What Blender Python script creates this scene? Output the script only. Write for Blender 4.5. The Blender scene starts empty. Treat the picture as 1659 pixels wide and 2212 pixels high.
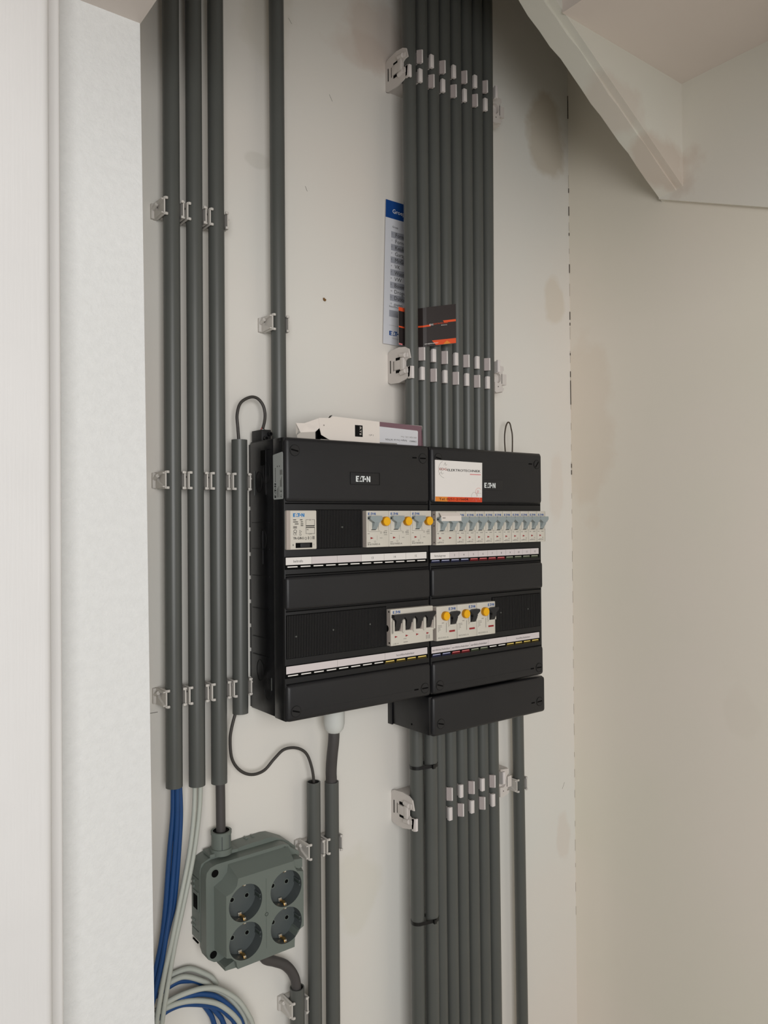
import bpy, bmesh, math, random
from mathutils import Vector, Matrix
from mathutils.geometry import tessellate_polygon
random.seed(7)
S = bpy.context.scene
COL = S.collection
MM = 0.001
OZ = 1600.0            # height of the cabinet's top edge above the floor, in mm
# All coordinates below are millimetres: X to the right along the back wall, Y into the wall
# (wall surface at 0, room at negative Y), Z up from the top edge of the left cabinet.
def P(x, y, z): return Vector((x*MM, y*MM, (z+OZ)*MM))

# ---------------------------------------------------------------- camera
cam = bpy.data.cameras.new('camera'); co = bpy.data.objects.new('camera', cam); COL.objects.link(co)
yaw, pit, rol = math.radians(37.18), math.radians(0.52), math.radians(-0.46)
cf = Vector((math.sin(yaw)*math.cos(pit), math.cos(yaw)*math.cos(pit), math.sin(pit)))
cr = Vector((math.cos(yaw), -math.sin(yaw), 0)); cu = cr.cross(cf)
r2 = math.cos(rol)*cr + math.sin(rol)*cu; u2 = -math.sin(rol)*cr + math.cos(rol)*cu
M = Matrix((r2, u2, -cf)).transposed().to_4x4(); M.translation = P(-448.49, -871.94, -96.5)
co.matrix_world = M
cam.sensor_fit = 'VERTICAL'; cam.sensor_height = 24.0; cam.lens = 1666.75/2212*24.0
cam.clip_start = 0.01; cam.clip_end = 50
S.camera = co
# ---------------------------------------------------------------- light and exposure
S.view_settings.view_transform = 'Standard'; S.view_settings.look = 'None'
S.view_settings.gamma = 1; S.view_settings.use_curve_mapping = False
S.view_settings.exposure = 0.30
W = bpy.data.worlds.new('world'); S.world = W; W.use_nodes = True
W.node_tree.nodes['Background'].inputs[0].default_value = (1.0, 0.985, 0.965, 1)
W.node_tree.nodes['Background'].inputs[1].default_value = 0.21
def area(name, loc, target, sx, sy, power, col):
    l = bpy.data.lights.new(name, 'AREA'); l.shape = 'RECTANGLE'; l.size = sx; l.size_y = sy
    l.energy = power; l.color = col
    o = bpy.data.objects.new(name, l); COL.objects.link(o); o.location = loc
    o.rotation_euler = (Vector(target)-Vector(loc)).to_track_quat('-Z', 'Y').to_euler()
    return o
# daylight from the room behind the open closet door
area('window_light', (-0.78, -2.1, 1.60), (0.1, 0, 1.58), 1.3, 1.0, 24, (1.0, 0.99, 0.98))

# ---------------------------------------------------------------- materials
MATS = {}
def lin(c): return tuple((v/255/12.92 if v/255 <= .04045 else ((v/255+.055)/1.055)**2.4) for v in c)
def mat(name, rgb, rough=.5, spec=.5, metal=0, var=0, vscale=40, bump=0, bscale=300, bdist=.001, bstretch=None, rgb2=None):
    m = bpy.data.materials.new(name); m.use_nodes = True; nt = m.node_tree; b = nt.nodes['Principled BSDF']
    c = lin(rgb); b.inputs['Base Color'].default_value = (*c, 1)
    b.inputs['Roughness'].default_value = rough; b.inputs['Specular IOR Level'].default_value = spec
    b.inputs['Metallic'].default_value = metal
    tc = nt.nodes.new('ShaderNodeTexCoord')
    if var or rgb2:
        n = nt.nodes.new('ShaderNodeTexNoise'); n.inputs['Scale'].default_value = vscale; n.inputs['Detail'].default_value = 4
        nt.links.new(tc.outputs['Object'], n.inputs['Vector'])
        r = nt.nodes.new('ShaderNodeValToRGB'); nt.links.new(n.outputs['Fac'], r.inputs['Fac'])
        c2 = lin(rgb2) if rgb2 else tuple(v*(1+var) for v in c)
        r.color_ramp.elements[0].position = .35; r.color_ramp.elements[1].position = .65
        r.color_ramp.elements[0].color = (*tuple(v*(1-var) for v in c), 1); r.color_ramp.elements[1].color = (*c2, 1)
        nt.links.new(r.outputs['Color'], b.inputs['Base Color'])
    if bump:
        n = nt.nodes.new('ShaderNodeTexNoise'); n.inputs['Scale'].default_value = bscale; n.inputs['Detail'].default_value = 3
        if bstretch:
            mp = nt.nodes.new('ShaderNodeMapping'); mp.inputs['Scale'].default_value = bstretch
            nt.links.new(tc.outputs['Object'], mp.inputs['Vector']); nt.links.new(mp.outputs['Vector'], n.inputs['Vector'])
        else: nt.links.new(tc.outputs['Object'], n.inputs['Vector'])
        bp = nt.nodes.new('ShaderNodeBump'); bp.inputs['Strength'].default_value = bump; bp.inputs['Distance'].default_value = bdist
        nt.links.new(n.outputs['Fac'], bp.inputs['Height']); nt.links.new(bp.outputs['Normal'], b.inputs['Normal'])
    MATS[name] = m
    return name
def wall_mat(name, base, alt, stains=()):
    """painted plaster: mottled paint with a few stains at fixed spots (object space, metres)"""
    mat(name, base, .85, .25, var=.0, rgb2=alt, vscale=2.6, bump=.15, bscale=120, bdist=.0006)
    m = MATS[name]; nt = m.node_tree; b = nt.nodes['Principled BSDF']
    tc = [n for n in nt.nodes if n.type == 'TEX_COORD'][0]
    cur = b.inputs['Base Color'].links[0].from_socket
    ns = nt.nodes.new('ShaderNodeTexNoise'); ns.inputs['Scale'].default_value = 22; ns.inputs['Detail'].default_value = 5
    nt.links.new(tc.outputs['Object'], ns.inputs['Vector'])
    for (cx, cy, cz, rx, ry, rz, col, amt) in stains:
        mp = nt.nodes.new('ShaderNodeMapping'); mp.vector_type = 'TEXTURE'
        mp.inputs['Location'].default_value = P(cx, cy, cz); mp.inputs['Scale'].default_value = (rx*MM, ry*MM, rz*MM)
        nt.links.new(tc.outputs['Object'], mp.inputs['Vector'])
        ln = nt.nodes.new('ShaderNodeVectorMath'); ln.operation = 'LENGTH'; nt.links.new(mp.outputs[0], ln.inputs[0])
        ad = nt.nodes.new('ShaderNodeMath'); ad.operation = 'MULTIPLY_ADD'; nt.links.new(ns.outputs['Fac'], ad.inputs[0])
        ad.inputs[1].default_value = 1.2; nt.links.new(ln.outputs['Value'], ad.inputs[2])
        mr = nt.nodes.new('ShaderNodeMapRange'); nt.links.new(ad.outputs[0], mr.inputs['Value'])
        mr.inputs['From Min'].default_value = 1.35; mr.inputs['From Max'].default_value = 1.65
        mr.inputs['To Min'].default_value = amt; mr.inputs['To Max'].default_value = 0
        mx = nt.nodes.new('ShaderNodeMixRGB'); nt.links.new(mr.outputs[0], mx.inputs[0]); nt.links.new(cur, mx.inputs[1])
        mx.inputs[2].default_value = (*lin(col), 1); cur = mx.outputs[0]
    nt.links.new(cur, b.inputs['Base Color'])
    return name
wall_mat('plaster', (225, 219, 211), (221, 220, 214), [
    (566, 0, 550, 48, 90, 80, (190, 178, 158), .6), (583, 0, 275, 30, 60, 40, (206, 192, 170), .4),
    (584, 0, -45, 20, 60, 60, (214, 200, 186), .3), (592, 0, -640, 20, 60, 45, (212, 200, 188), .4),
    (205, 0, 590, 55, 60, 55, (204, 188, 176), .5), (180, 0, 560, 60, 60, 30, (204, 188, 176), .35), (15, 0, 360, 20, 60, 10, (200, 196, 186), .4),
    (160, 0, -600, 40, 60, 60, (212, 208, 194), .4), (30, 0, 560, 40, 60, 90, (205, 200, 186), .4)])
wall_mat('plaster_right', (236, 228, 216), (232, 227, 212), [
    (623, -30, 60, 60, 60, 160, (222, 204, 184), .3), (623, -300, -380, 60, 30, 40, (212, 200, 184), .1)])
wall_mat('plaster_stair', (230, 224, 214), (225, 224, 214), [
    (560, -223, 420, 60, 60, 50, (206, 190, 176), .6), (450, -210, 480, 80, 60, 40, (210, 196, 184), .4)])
mat('ceiling_paint', (232, 222, 214), .85, .25, var=.0, rgb2=(222, 212, 204), vscale=2, bump=.1, bscale=90)
mat('wallpaper', (222, 223, 222), .85, .2, var=.02, vscale=120, bump=.6, bscale=330, bdist=.0010)
mat('white_wood', (224, 223, 222), .5, .4, var=.03, vscale=6, bump=.25, bscale=60, bdist=.0006, bstretch=(8, 8, .25))
mat('soffit', (214, 206, 200), .85, .2)
mat('floor_mat', (190, 182, 170), .7, .3, var=.1, vscale=6)
mat('crack', (60, 48, 36), .9, .1)
mat('pencil', (120, 116, 110), .9, .1); mat('hairline', (150, 140, 126), .9, .1)
mat('pvc', (82, 84, 81), .36, .45, var=.05, vscale=9, bump=.12, bscale=30, bdist=.0004, bstretch=(40, 40, .6))
mat('pvc_dark_in', (48, 48, 47), .7, .2)
mat('black_plastic', (31, 31, 33), .42, .4, var=.06, vscale=14, bump=.25, bscale=900, bdist=.0003)
mat('black_panel', (28, 28, 29), .5, .35, var=.06, vscale=14)
mat('black_side', (15, 15, 18), .3, .45, var=.3, vscale=60, bump=.2, bscale=120, bdist=.0006)
mat('black_slot', (8, 8, 8), .8, .1)
mat('ring_line', (18, 18, 18), .6, .3)
mat('clip_grey', (198, 194, 188), .5, .4)
mat('bracket_white', (206, 200, 195), .5, .35, var=.02, vscale=30)
mat('tab_white', (216, 210, 208), .5, .35)
mat('tab_shaded', (172, 162, 160), .5, .35)
mat('body_beige', (208, 203, 192), .45, .4, var=.02, vscale=30)
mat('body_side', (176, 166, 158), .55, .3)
mat('lever_grey', (146, 156, 158), .4, .45)
mat('lever_black', (34, 34, 36), .4, .45)
mat('button_yellow', (238, 176, 10), .4, .4)
mat('button_edge', (196, 136, 10), .5, .3)
mat('ink', (70, 68, 66), .8, .1); mat('ink_light', (140, 136, 130), .8, .1); mat('ink_black', (22, 22, 22), .8, .1)
mat('blue_logo', (24, 80, 150), .6, .2); mat('blue_bright', (20, 120, 190), .6, .2)
mat('red_mark', (150, 44, 48), .6, .2)
mat('silver_logo', (222, 226, 226), .35, .5)
mat('paper_white', (228, 224, 220), .8, .2); mat('paper_lilac', (212, 204, 204), .8, .2)
mat('sheet_paper', (212, 213, 218), .8, .2, var=.02, vscale=12); mat('sheet_blue', (22, 70, 138), .7, .2); mat('sheet_grey', (158, 160, 168), .8, .2)
mat('mark_white', (244, 240, 236), .6, .2); mat('mark_blue', (168, 172, 200), .6, .2); mat('mark_red', (214, 120, 122), .6, .2)
mat('mark_green', (160, 164, 144), .6, .2); mat('mark_yellow', (240, 212, 120), .6, .2)
mat('shade_blue', (24, 27, 52), .6, .2); mat('shade_red', (88, 14, 20), .6, .2); mat('shade_green', (44, 50, 36), .6, .2); mat('shade_yellow', (60, 50, 14), .6, .2)
mat('card_white', (224, 216, 208), .75, .2, var=.01, vscale=12); mat('card_fold', (188, 182, 174), .8, .2); mat('card_purple', (120, 92, 100), .7, .3); mat('card_label', (206, 206, 210), .6, .3)
mat('biz_dark', (44, 37, 36), .45, .4); mat('orange_red', (222, 82, 40), .6, .3); mat('orange', (222, 134, 52), .6, .3); mat('red_orange', (208, 74, 46), .6, .3)
mat('sticker_white', (232, 228, 224), .5, .3); mat('label_grey', (168, 172, 170), .45, .4)
mat('cable_black', (62, 59, 56), .45, .4, bump=.1, bscale=200); mat('cable_thick', (72, 69, 68), .5, .35, var=.05, vscale=20); mat('cable_brown', (66, 56, 44), .5, .4)
mat('net_blue', (26, 68, 120), .45, .4, var=.08, vscale=20); mat('net_white', (176, 180, 172), .45, .4, var=.04, vscale=20)
mat('wire_red', (150, 30, 34), .5, .3)
mat('gland_white', (206, 208, 204), .45, .4)
mat('tie_black', (14, 14, 14), .35, .5)
mat('socket_grey', (104, 112, 106), .42, .4, bump=.12, bscale=900, bdist=.0003); mat('socket_cup', (80, 86, 86), .42, .4)
mat('socket_dark', (60, 69, 64), .5, .3)
mat('brass', (196, 158, 96), .3, .5, metal=.9); mat('nickel', (226, 220, 206), .25, .5, metal=.8)
mat('wood_plug', (122, 92, 54), .7, .2)

# ---------------------------------------------------------------- mesh helpers
_tc = {}
def text_geo(s):
    if s in _tc: return _tc[s]
    cu_ = bpy.data.curves.new('t', 'FONT'); cu_.body = s; cu_.resolution_u = 2; cu_.size = 1; cu_.offset = 0.0
    o = bpy.data.objects.new('t', cu_); me = bpy.data.meshes.new_from_object(o)
    vs = [(v.co.x, v.co.y) for v in me.vertices]; fs = [tuple(p.vertices) for p in me.polygons]
    bpy.data.objects.remove(o); bpy.data.meshes.remove(me); bpy.data.curves.remove(cu_)
    w = max([v[0] for v in vs] or [0]); _tc[s] = (vs, fs, w)
    return _tc[s]
class MB:
    def __init__(s): s.bm = bmesh.new(); s.mats = []; s.origin = (0, 0, 0)
    def mi(s, m):
        if m not in s.mats: s.mats.append(m)
        return s.mats.index(m)
    def add(s, vs, fs, m, smooth=False):
        i = s.mi(m); V = [s.bm.verts.new(v) for v in vs]; out = []
        for f in fs:
            try: F = s.bm.faces.new([V[k] for k in f])
            except ValueError: continue
            F.material_index = i; F.smooth = smooth; out.append(F)
        return V, out
    def box(s, x0, x1, y0, y1, z0, z1, m, bev=0, seg=2):
        if x0 > x1: x0, x1 = x1, x0
        if y0 > y1: y0, y1 = y1, y0
        if z0 > z1: z0, z1 = z1, z0
        V, F = s.add([(x0,y0,z0),(x1,y0,z0),(x1,y1,z0),(x0,y1,z0),(x0,y0,z1),(x1,y0,z1),(x1,y1,z1),(x0,y1,z1)],
                     [(0,3,2,1),(4,5,6,7),(0,1,5,4),(1,2,6,5),(2,3,7,6),(3,0,4,7)], m)
        if bev:
            es = set(e for f in F for e in f.edges)
            r = bmesh.ops.bevel(s.bm, geom=list(es), offset=bev, segments=seg, profile=.5, affect='EDGES')
            for f in r['faces']: f.material_index = s.mi(m); f.smooth = True
            for f in F:
                if f.is_valid: f.smooth = True
        return s
    def prism(s, pts, ax, a, b, m, bev=0, m2=None):
        n = len(pts)
        def mk(p, t): return {'y': (p[0], t, p[1]), 'x': (t, p[0], p[1]), 'z': (p[0], p[1], t)}[ax]
        vs = [mk(p, a) for p in pts] + [mk(p, b) for p in pts]
        tri = tessellate_polygon([[Vector((p[0], p[1], 0)) for p in pts]])
        fs = [tuple(t) for t in tri] + [tuple(n+k for k in reversed(t)) for t in tri]
        V, F = s.add(vs, fs, m)
        s._w(V, [(k, (k+1) % n, n+(k+1) % n, n+k) for k in range(n)], m2 or m)
        return s
    def _w(s, V, fs, m):
        i = s.mi(m)
        for f in fs:
            try: F = s.bm.faces.new([V[k] for k in f]); F.material_index = i
            except ValueError: pass
    def holed(s, outer, holes, y0, y1, m, mh=None):
        """plate in the XZ plane with holes through it, from y0 to y1"""
        loops = [outer]+holes; vs = []; off = []
        for l in loops: off.append(len(vs)); vs += l
        tri = tessellate_polygon([[Vector((p[0], p[1], 0)) for p in l] for l in loops])
        n = len(vs)
        V, F = s.add([(p[0], y0, p[1]) for p in vs]+[(p[0], y1, p[1]) for p in vs], [tuple(t) for t in tri]+[tuple(n+k for k in t[::-1]) for t in tri], m)
        for l, o in zip(loops, off):
            k = len(l); s._w(V, [(o+j, o+(j+1) % k, n+o+(j+1) % k, n+o+j) for j in range(k)], m if o == 0 else (mh or m))
        return s
    def tube(s, path, r, m, n=14, caps=True, inner=None, mi=None, smooth=True):
        pts = [Vector(p) for p in path]; N = len(pts); rr = r if isinstance(r, (list, tuple)) else [r]*N
        T = []
        for k in range(N):
            a = pts[max(k-1, 0)]; b = pts[min(k+1, N-1)]; T.append((b-a).normalized())
        up = Vector((0, 1, 0)) if abs(T[0].y) < .9 else Vector((1, 0, 0))
        nx = (up - T[0]*up.dot(T[0])).normalized(); rings = []
        for k in range(N):
            nx = (nx - T[k]*nx.dot(T[k])).normalized(); ny = T[k].cross(nx)
            rings.append([(nx, ny, pts[k])])
        def ring(k, q): nx, ny, c = rings[k][0]; return [tuple(c+nx*math.cos(2*math.pi*j/n)*q+ny*math.sin(2*math.pi*j/n)*q) for j in range(n)]
        vs = []; 
        for k in range(N): vs += ring(k, rr[k])
        fs = [(k*n+j, k*n+(j+1) % n, (k+1)*n+(j+1) % n, (k+1)*n+j) for k in range(N-1) for j in range(n)]
        V, F = s.add(vs, fs, m, smooth)
        if inner:
            d = min(60, (pts[-1]-pts[0]).length*.3)
            for k, sg in ((0, 1), (N-1, -1)):
                nx, ny, c = rings[k][0]; t = T[k]*sg
                A = [tuple(c+nx*math.cos(2*math.pi*j/n)*inner+ny*math.sin(2*math.pi*j/n)*inner) for j in range(n)]
                B = [tuple(Vector(a)+t*d) for a in A]; O = ring(k, rr[k])
                s.add(O+A, [(j, (j+1) % n, n+(j+1) % n, n+j) for j in range(n)], m)
                s.add(A+B, [(j, (j+1) % n, n+(j+1) % n, n+j) for j in range(n)], mi or m, smooth)
                s.add(B, [tuple(range(n))], mi or m)
        elif caps:
            s.add(vs[:n], [tuple(range(n-1, -1, -1))], m); s.add(vs[-n:], [tuple(range(n))], m)
        return s
    def cyl(s, p0, p1, r, m, n=24, inner=None, mi=None): return s.tube([p0, p1], r, m, n, inner=inner, mi=mi)
    def ring(s, c, r0, r1, y0, y1, m, n=28):
        o = [(c[0]+r1*math.cos(2*math.pi*j/n), c[1]+r1*math.sin(2*math.pi*j/n)) for j in range(n)]
        i = [(c[0]+r0*math.cos(2*math.pi*j/n), c[1]+r0*math.sin(2*math.pi*j/n)) for j in range(n)]
        return s.holed(o, [i], y0, y1, m)
    def text(s, t, x, z, y, size, m, w=None, center=False, rot=0, fn=None, bold=0):
        """lettering lying on a surface facing the room (-Y)"""
        vs, fs, wd = text_geo(t); sx = size
        if w: sx = w/max(wd, 1e-6)
        c, q = math.cos(rot), math.sin(rot); out = []
        for (a, b) in vs:
            a = a*sx - (wd*sx/2 if center else 0); b = b*size
            a, b = a*c-b*q, a*q+b*c
            out.append(fn(a, b) if fn else (x+a, y, z+b))
        s.add(out, fs, m)
        if bold:
            s.add([(v[0]+bold, v[1], v[2]) if not fn else v for v in out], fs, m)
        return s
    def poly(s, pts, m, y=None):
        pts3 = [(p[0], y, p[1]) if y is not None else p for p in pts]
        if y is not None:
            tri = tessellate_polygon([[Vector((p[0], p[1], 0)) for p in pts]]); s.add(pts3, [tuple(t) for t in tri], m)
        else: s.add(pts3, [tuple(range(len(pts3)))], m)
        return s
    def logo(s, x, z, w, h, y, m, fn=None):
        """the maker's wordmark: slanted E, split A, T, dot, N"""
        def q(pts):
            pts = [(a*w, b*h) for a, b in pts]
            if fn: s.add([fn(a, b) for a, b in pts], [tuple(range(len(pts)))], m)
            else: s.poly([(x+a, z+b) for a, b in pts], m, y)
        q([(0, 0), (.09, 0), (.09, 1), (0, 1)]); q([(.09, 0), (.19, 0), (.17, .2), (.09, .2)]); q([(.09, .4), (.17, .4), (.19, .6), (.09, .6)]); q([(.09, .8), (.21, .8), (.23, 1), (.09, 1)])
        q([(.235, 0), (.285, 0), (.305, .22), (.26, .22)]); q([(.315, 0), (.42, 0), (.40, .22), (.335, .22)]); q([(.29, .42), (.33, .42), (.37, .9), (.345, 1)])
        q([(.46, 0), (.545, 0), (.545, .8), (.46, .8)]); q([(.385, .8), (.61, .8), (.61, 1), (.375, 1)])
        q([(.585, .42), (.62, .32), (.66, .32), (.695, .42), (.695, .58), (.66, .68), (.62, .68), (.585, .58)])
        q([(.74, 0), (.81, 0), (.81, 1), (.74, 1)]); q([(.81, 1), (.81, .62), (.92, 0), (.92, .38)]); q([(.92, 0), (1, 0), (1, 1), (.92, 1)])
        return s
    def build(s, name, parent=None, origin=None, sharp=35):
        bm = s.bm
        bmesh.ops.recalc_face_normals(bm, faces=[f for f in bm.faces])
        if parent is not None: o0 = Vector(parent['_o'])
        elif origin is not None: o0 = Vector(origin)
        else:
            lo = [min(v.co[k] for v in bm.verts) for k in range(3)]; hi = [max(v.co[k] for v in bm.verts) for k in range(3)]
            o0 = Vector(((lo[0]+hi[0])/2, (lo[1]+hi[1])/2, lo[2]))
        for v in bm.verts: v.co = (v.co-o0)*MM
        me = bpy.data.meshes.new(name); bm.to_mesh(me); bm.free()
        for m in s.mats: me.materials.append(MATS[m])
        try: me.set_sharp_from_angle(angle=math.radians(sharp))
        except Exception: pass
        o = bpy.data.objects.new(name, me); COL.objects.link(o); o['_o'] = tuple(o0)
        if parent is not None: o.parent = parent
        else: o.location = P(*o0)
        return o
def tag(o, label, cat, group=None, kind=None):
    if label: o['label'] = label
    if cat: o['category'] = cat
    if group: o['group'] = group
    if kind: o['kind'] = kind
    return o
def thing(name, origin, label, cat, group=None):
    o = bpy.data.objects.new(name, None); COL.objects.link(o); o.location = P(*origin); o['_o'] = tuple(origin)
    o.empty_display_size = .02
    return tag(o, label, cat, group)
def copy_tree(o, parent=None, shift=None):
    c = o.copy(); COL.objects.link(c)
    if parent is not None: c.parent = parent
    if shift is not None: c.location = o.location + Vector(shift)*MM
    for ch in list(o.children): copy_tree(ch, c)
    return c
def struct(mb, name, origin=(0, 0, -1600)):
    # structure keeps the world origin, so that object space equals world space
    o = mb.build(name, origin=origin); o['kind'] = 'structure'; return o
def smooth_path(pts, sub=6):
    P_ = [Vector(p) for p in pts]; out = []
    for k in range(len(P_)-1):
        p0 = P_[max(k-1, 0)]; p1 = P_[k]; p2 = P_[k+1]; p3 = P_[min(k+2, len(P_)-1)]
        for j in range(sub):
            t = j/sub
            out.append(.5*((2*p1)+(-p0+p2)*t+(2*p0-5*p1+4*p2-p3)*t*t+(-p0+3*p1-3*p2+p3)*t**3))
    out.append(P_[-1]); return out
def circ(cx, cz, r, n=32): return [(cx+r*math.cos(2*math.pi*j/n), cz+r*math.sin(2*math.pi*j/n)) for j in range(n)]

# ---------------------------------------------------------------- the closet
FL = -1600
b = MB(); b.box(-320, 625, 0, 60, FL, 1000, 'plaster')
for (x0, x1, z) in ((-130, -118, -318), (-96, -88, -313), (-68, -60, -311), (-39, -32, -309)):      # pencil line for the pipes
    b.box(x0, x1, -.15, .1, z, z+.7, 'pencil')
for (x, z, dx, dz) in ((62, 560, 5, -6), (125, 480, 5, -8), (86, 345, 3, -6), (590, -560, 6, 10), (40, -350, 9, -5), (480, -640, 5, 9)):
    b.prism([(x, z), (x+.6, z), (x+dx+.6, z+dz), (x+dx, z+dz)], 'y', -.12, .1, 'pencil')
struct(b, 'wall_back')
b = MB(); b.box(623, 700, -1500, 60, FL, 1000, 'plaster_right')
for z0, z1 in ((330, 345), (248, 262), (238, 243), (186, 190), (148, 158), (100, 128), (128, 142), (-10, -3), (-22, -14), (470, 478), (430, 446), (395, 400), (600, 640)):
    b.box(622.1, 623.4, -.9, .3, z0, z1, 'crack')
random.seed(3)
for k in range(34):
    z = -780+k*38+random.uniform(-8, 8); b.box(622.7, 623.3, -.35, .2, z, z+random.uniform(6, 22), 'hairline')
struct(b, 'wall_right')
# upper part of the right wall stands a few millimetres proud, its lower edge runs down towards the room
b = MB(); b.prism([(-182, 396), (-182, 560), (-1200, 560), (-1200, 5), (-346, 330)], 'x', 614.5, 624, 'plaster_stair')
struct(b, 'trim_1')
b = MB()
slope = .583
# stair side panel with a 30 degree lower edge, slightly ragged plaster underside
pts = []; N = 26; random.seed(11)
for k in range(N+1):
    X = 624-(624-60)*k/N; pts.append((X, 396+(624-X)*slope))
b.prism(pts+[(60, 1000), (624, 1000)], 'y', -223, -212, 'plaster_stair')
low = []
for k in range(N+1):
    X = 624-(624-60)*k/N; low.append((X, 393+(624-X)*slope+(random.uniform(-3.5, 2.5) if 1 < k < 16 else 0)))
b.prism(low+[(60, 1000), (624, 1000)], 'y', -212, -182, 'plaster_stair')
struct(b, 'wall_stair')
b = MB(); b.box(340, 624, -1500, -223, 557, 620, 'ceiling_paint'); struct(b, 'ceiling')
b = MB(); b.box(-900, 700, -222, 60, 1000, 1040, 'ceiling_paint'); struct(b, 'ceiling_blocker')  # unseen lid over the shaft, added to block light from above
# partition on the left with woodchip paper and the soffit above it
b = MB(); b.prism([(-420, FL), (-169.8, FL), (-188.6, 378.5), (-420, 378.5)], 'y', -150, 0, 'wallpaper'); struct(b, 'wall_left')
b = MB(); b.box(-900, -188, -900, 0, 378.5, 1000, 'soffit'); struct(b, 'ceiling_left')
# painted door frame: a flat jamb and a narrow stop with rounded edge
b = MB(); b.box(-700, -271.5, -190, -150, FL, 1000, 'white_wood', bev=3, seg=3)
b.box(-700, -285.5, -215, -185, FL, 1000, 'white_wood', bev=7, seg=4); struct(b, 'door_1')
# header of the closet's own doorway, unseen behind the camera, its height tuned to shade the upper wall
b = MB(); b.box(-900, 700, -960, -900, 318, 1000, 'soffit'); struct(b, 'wall_front')
b = MB(); b.box(-2500, 1500, -3500, 60, FL-40, FL, 'floor_mat'); struct(b, 'floor')

# ---------------------------------------------------------------- conduits
def conduit(x, y, z0, z1, label, dx=0, r=9.5, group='grey plastic conduits on the back wall', dxb=0):
    b = MB(); b.cyl((x+dxb, y, z0), (x+dx, y, z1), r, 'pvc', 32, inner=r-1.6, mi='pvc_dark_in')
    return tag(b.build('conduit'), label, 'conduit', group)
TOP = 980
conduit(-105.6, -20, -401, TOP, 'leftmost grey conduit, with blue network cables hanging out of its lower end', dxb=-1)
conduit(-77.9, -20, -405, TOP, 'second grey conduit from the left, with white network cables below it', dxb=-1)
conduit(-50.0, -20, -408, TOP, 'third grey conduit from the left, feeding the thick cable of the socket block', dxb=-1)
conduit(-22.0, -20, -330, 1, 'short grey conduit standing against the left side of the black cabinet', dxb=-.8)
conduit(33.0, -20, 2, TOP, 'single grey conduit dropping onto the top of the left black cabinet')
BX = [233+21.2*k for k in range(8)]
ordn = ['first', 'second', 'third', 'fourth', 'fifth', 'sixth', 'seventh', 'eighth']
for k in range(8):
    lab = ordn[k]+' grey conduit from the left in the bundle above the cabinets' if k < 7 else 'rightmost grey conduit in the bundle above the cabinets'
    conduit(BX[k], -40, -3, TOP, lab, dx=.8*k)
LX = [235.6]+[256.2]+[277+21.3*k for k in range(6)]
for k in range(8):
    if k == 0: lab = 'leftmost conduit of the bundle below the small box, held by black cable ties'
    elif k == 1: lab = 'second conduit under the small box, standing forward and tied to the leftmost one'
    elif k == 7: lab = 'rightmost conduit of the tight bundle below the small box'
    else: lab = ordn[k]+' conduit from the left in the bundle below the small box'
    conduit(LX[k], -46 if k == 1 else -40, -1100, -386, lab, dxb=(1+.35*k) if k > 1 else .4)
conduit(460.5, -20, -1100, -330, 'lone grey conduit to the right of the lower bundle', dxb=6, r=9.1)
conduit(80, -20, -1100, -434.5, 'grey conduit right of the socket block with a thin black wire entering its open top', r=8.9)
conduit(108.0, -20, -1100, -440, 'grey conduit below the white gland, taking the thick main cable', dxb=-1, r=9.3)
conduit(53.5, -20, -1100, -688, 'short-ended conduit at the bottom taking the curved cable from the socket block', dxb=1, r=9.2)

# ---------------------------------------------------------------- snap clips for single conduits
CLIP0 = {}
def clip_parts(t, x, z, left=True, right=True, wide=False, y=-20):
    b = MB(); m = 'clip_grey'
    b.box(x-8, x+8, -9.5, 0, z-8, z+8, m, bev=1)
    b.build('base', t)
    for sg, on in ((-1, left), (1, right)):
        if not on: continue
        b = MB(); X = x+sg*10.6; lo, hi = sorted((X, X+sg*1.6))
        b.box(lo, hi, -27, -5, z-8.5, z+8.5, m)
        b.box(lo, hi, -8, 0, z-9.5, z+9.5, m)
        for dz in (-9, 9):                                   # hooked beads at both ends of the arm
            b.cyl((X+sg*.8, -5, z+dz), (X+sg*.8, -27.5, z+dz), 1.3, m, 10)
            a = X+sg*.8; b.box(min(a, a-sg*3.6), max(a, a-sg*3.6), -29, -26.5, z+dz-1.5, z+dz+1.5, m, bev=.6)
        if wide and sg == -1:
            b.prism([(0, z-9.5), (0, z+9.5), (-6, z+9.5), (-26, z+8.5), (-26, z+7), (-6, z+4), (-12, z-2), (-26, z-7), (-26, z-8.5), (-6, z-9.5)], 'x', lo-2.6, lo, m)
            b.cyl((lo-3.5, -4, z+2), (lo-3.5, -13, z+5), 2.2, m, 10)
            b.box(lo-6, lo, -4, 0, z-9, z+9, m, bev=.8)
        else:
            a = X+sg*1.6; b.box(min(a, a+sg*3.4), max(a, a+sg*3.4), -22, -5, z+3.2, z+5.0, m)
        b.build('arm', t)
def clip(x, z, label, **k):
    t = thing('conduit_clip', (x, 0, z-10), label, 'clip', 'small grey snap clips holding single conduits')
    clip_parts(t, x, z, **k); return t
rows = [(262, 'top', (-105.6, -77.9, -50.0)), (-50, 'middle', (-105.8, -78.1, -50.3, -22.2)), (-298, 'bottom', (-106.4, -78.7, -50.8, -22.6))]
cn = ['leftmost conduit', 'second conduit from the left', 'third conduit from the left', 'short conduit beside the cabinet']
for z, rn, xs in rows:
    for i, x in enumerate(xs):
        clip(x, z, 'light grey snap clip on the %s, %s row of clips' % (cn[i], rn), wide=(i == 0))
clip(32.6, 150, 'light grey snap clip on the single conduit above the left cabinet', wide=True)
clip(80, -520, 'light grey snap clip on the open-topped conduit right of the socket block', wide=True)
clip(107.8, -520, 'light grey snap clip on the conduit of the thick main cable')
clip(53.8, -711, 'light grey snap clip on the short-ended conduit at the bottom', wide=True)
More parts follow.
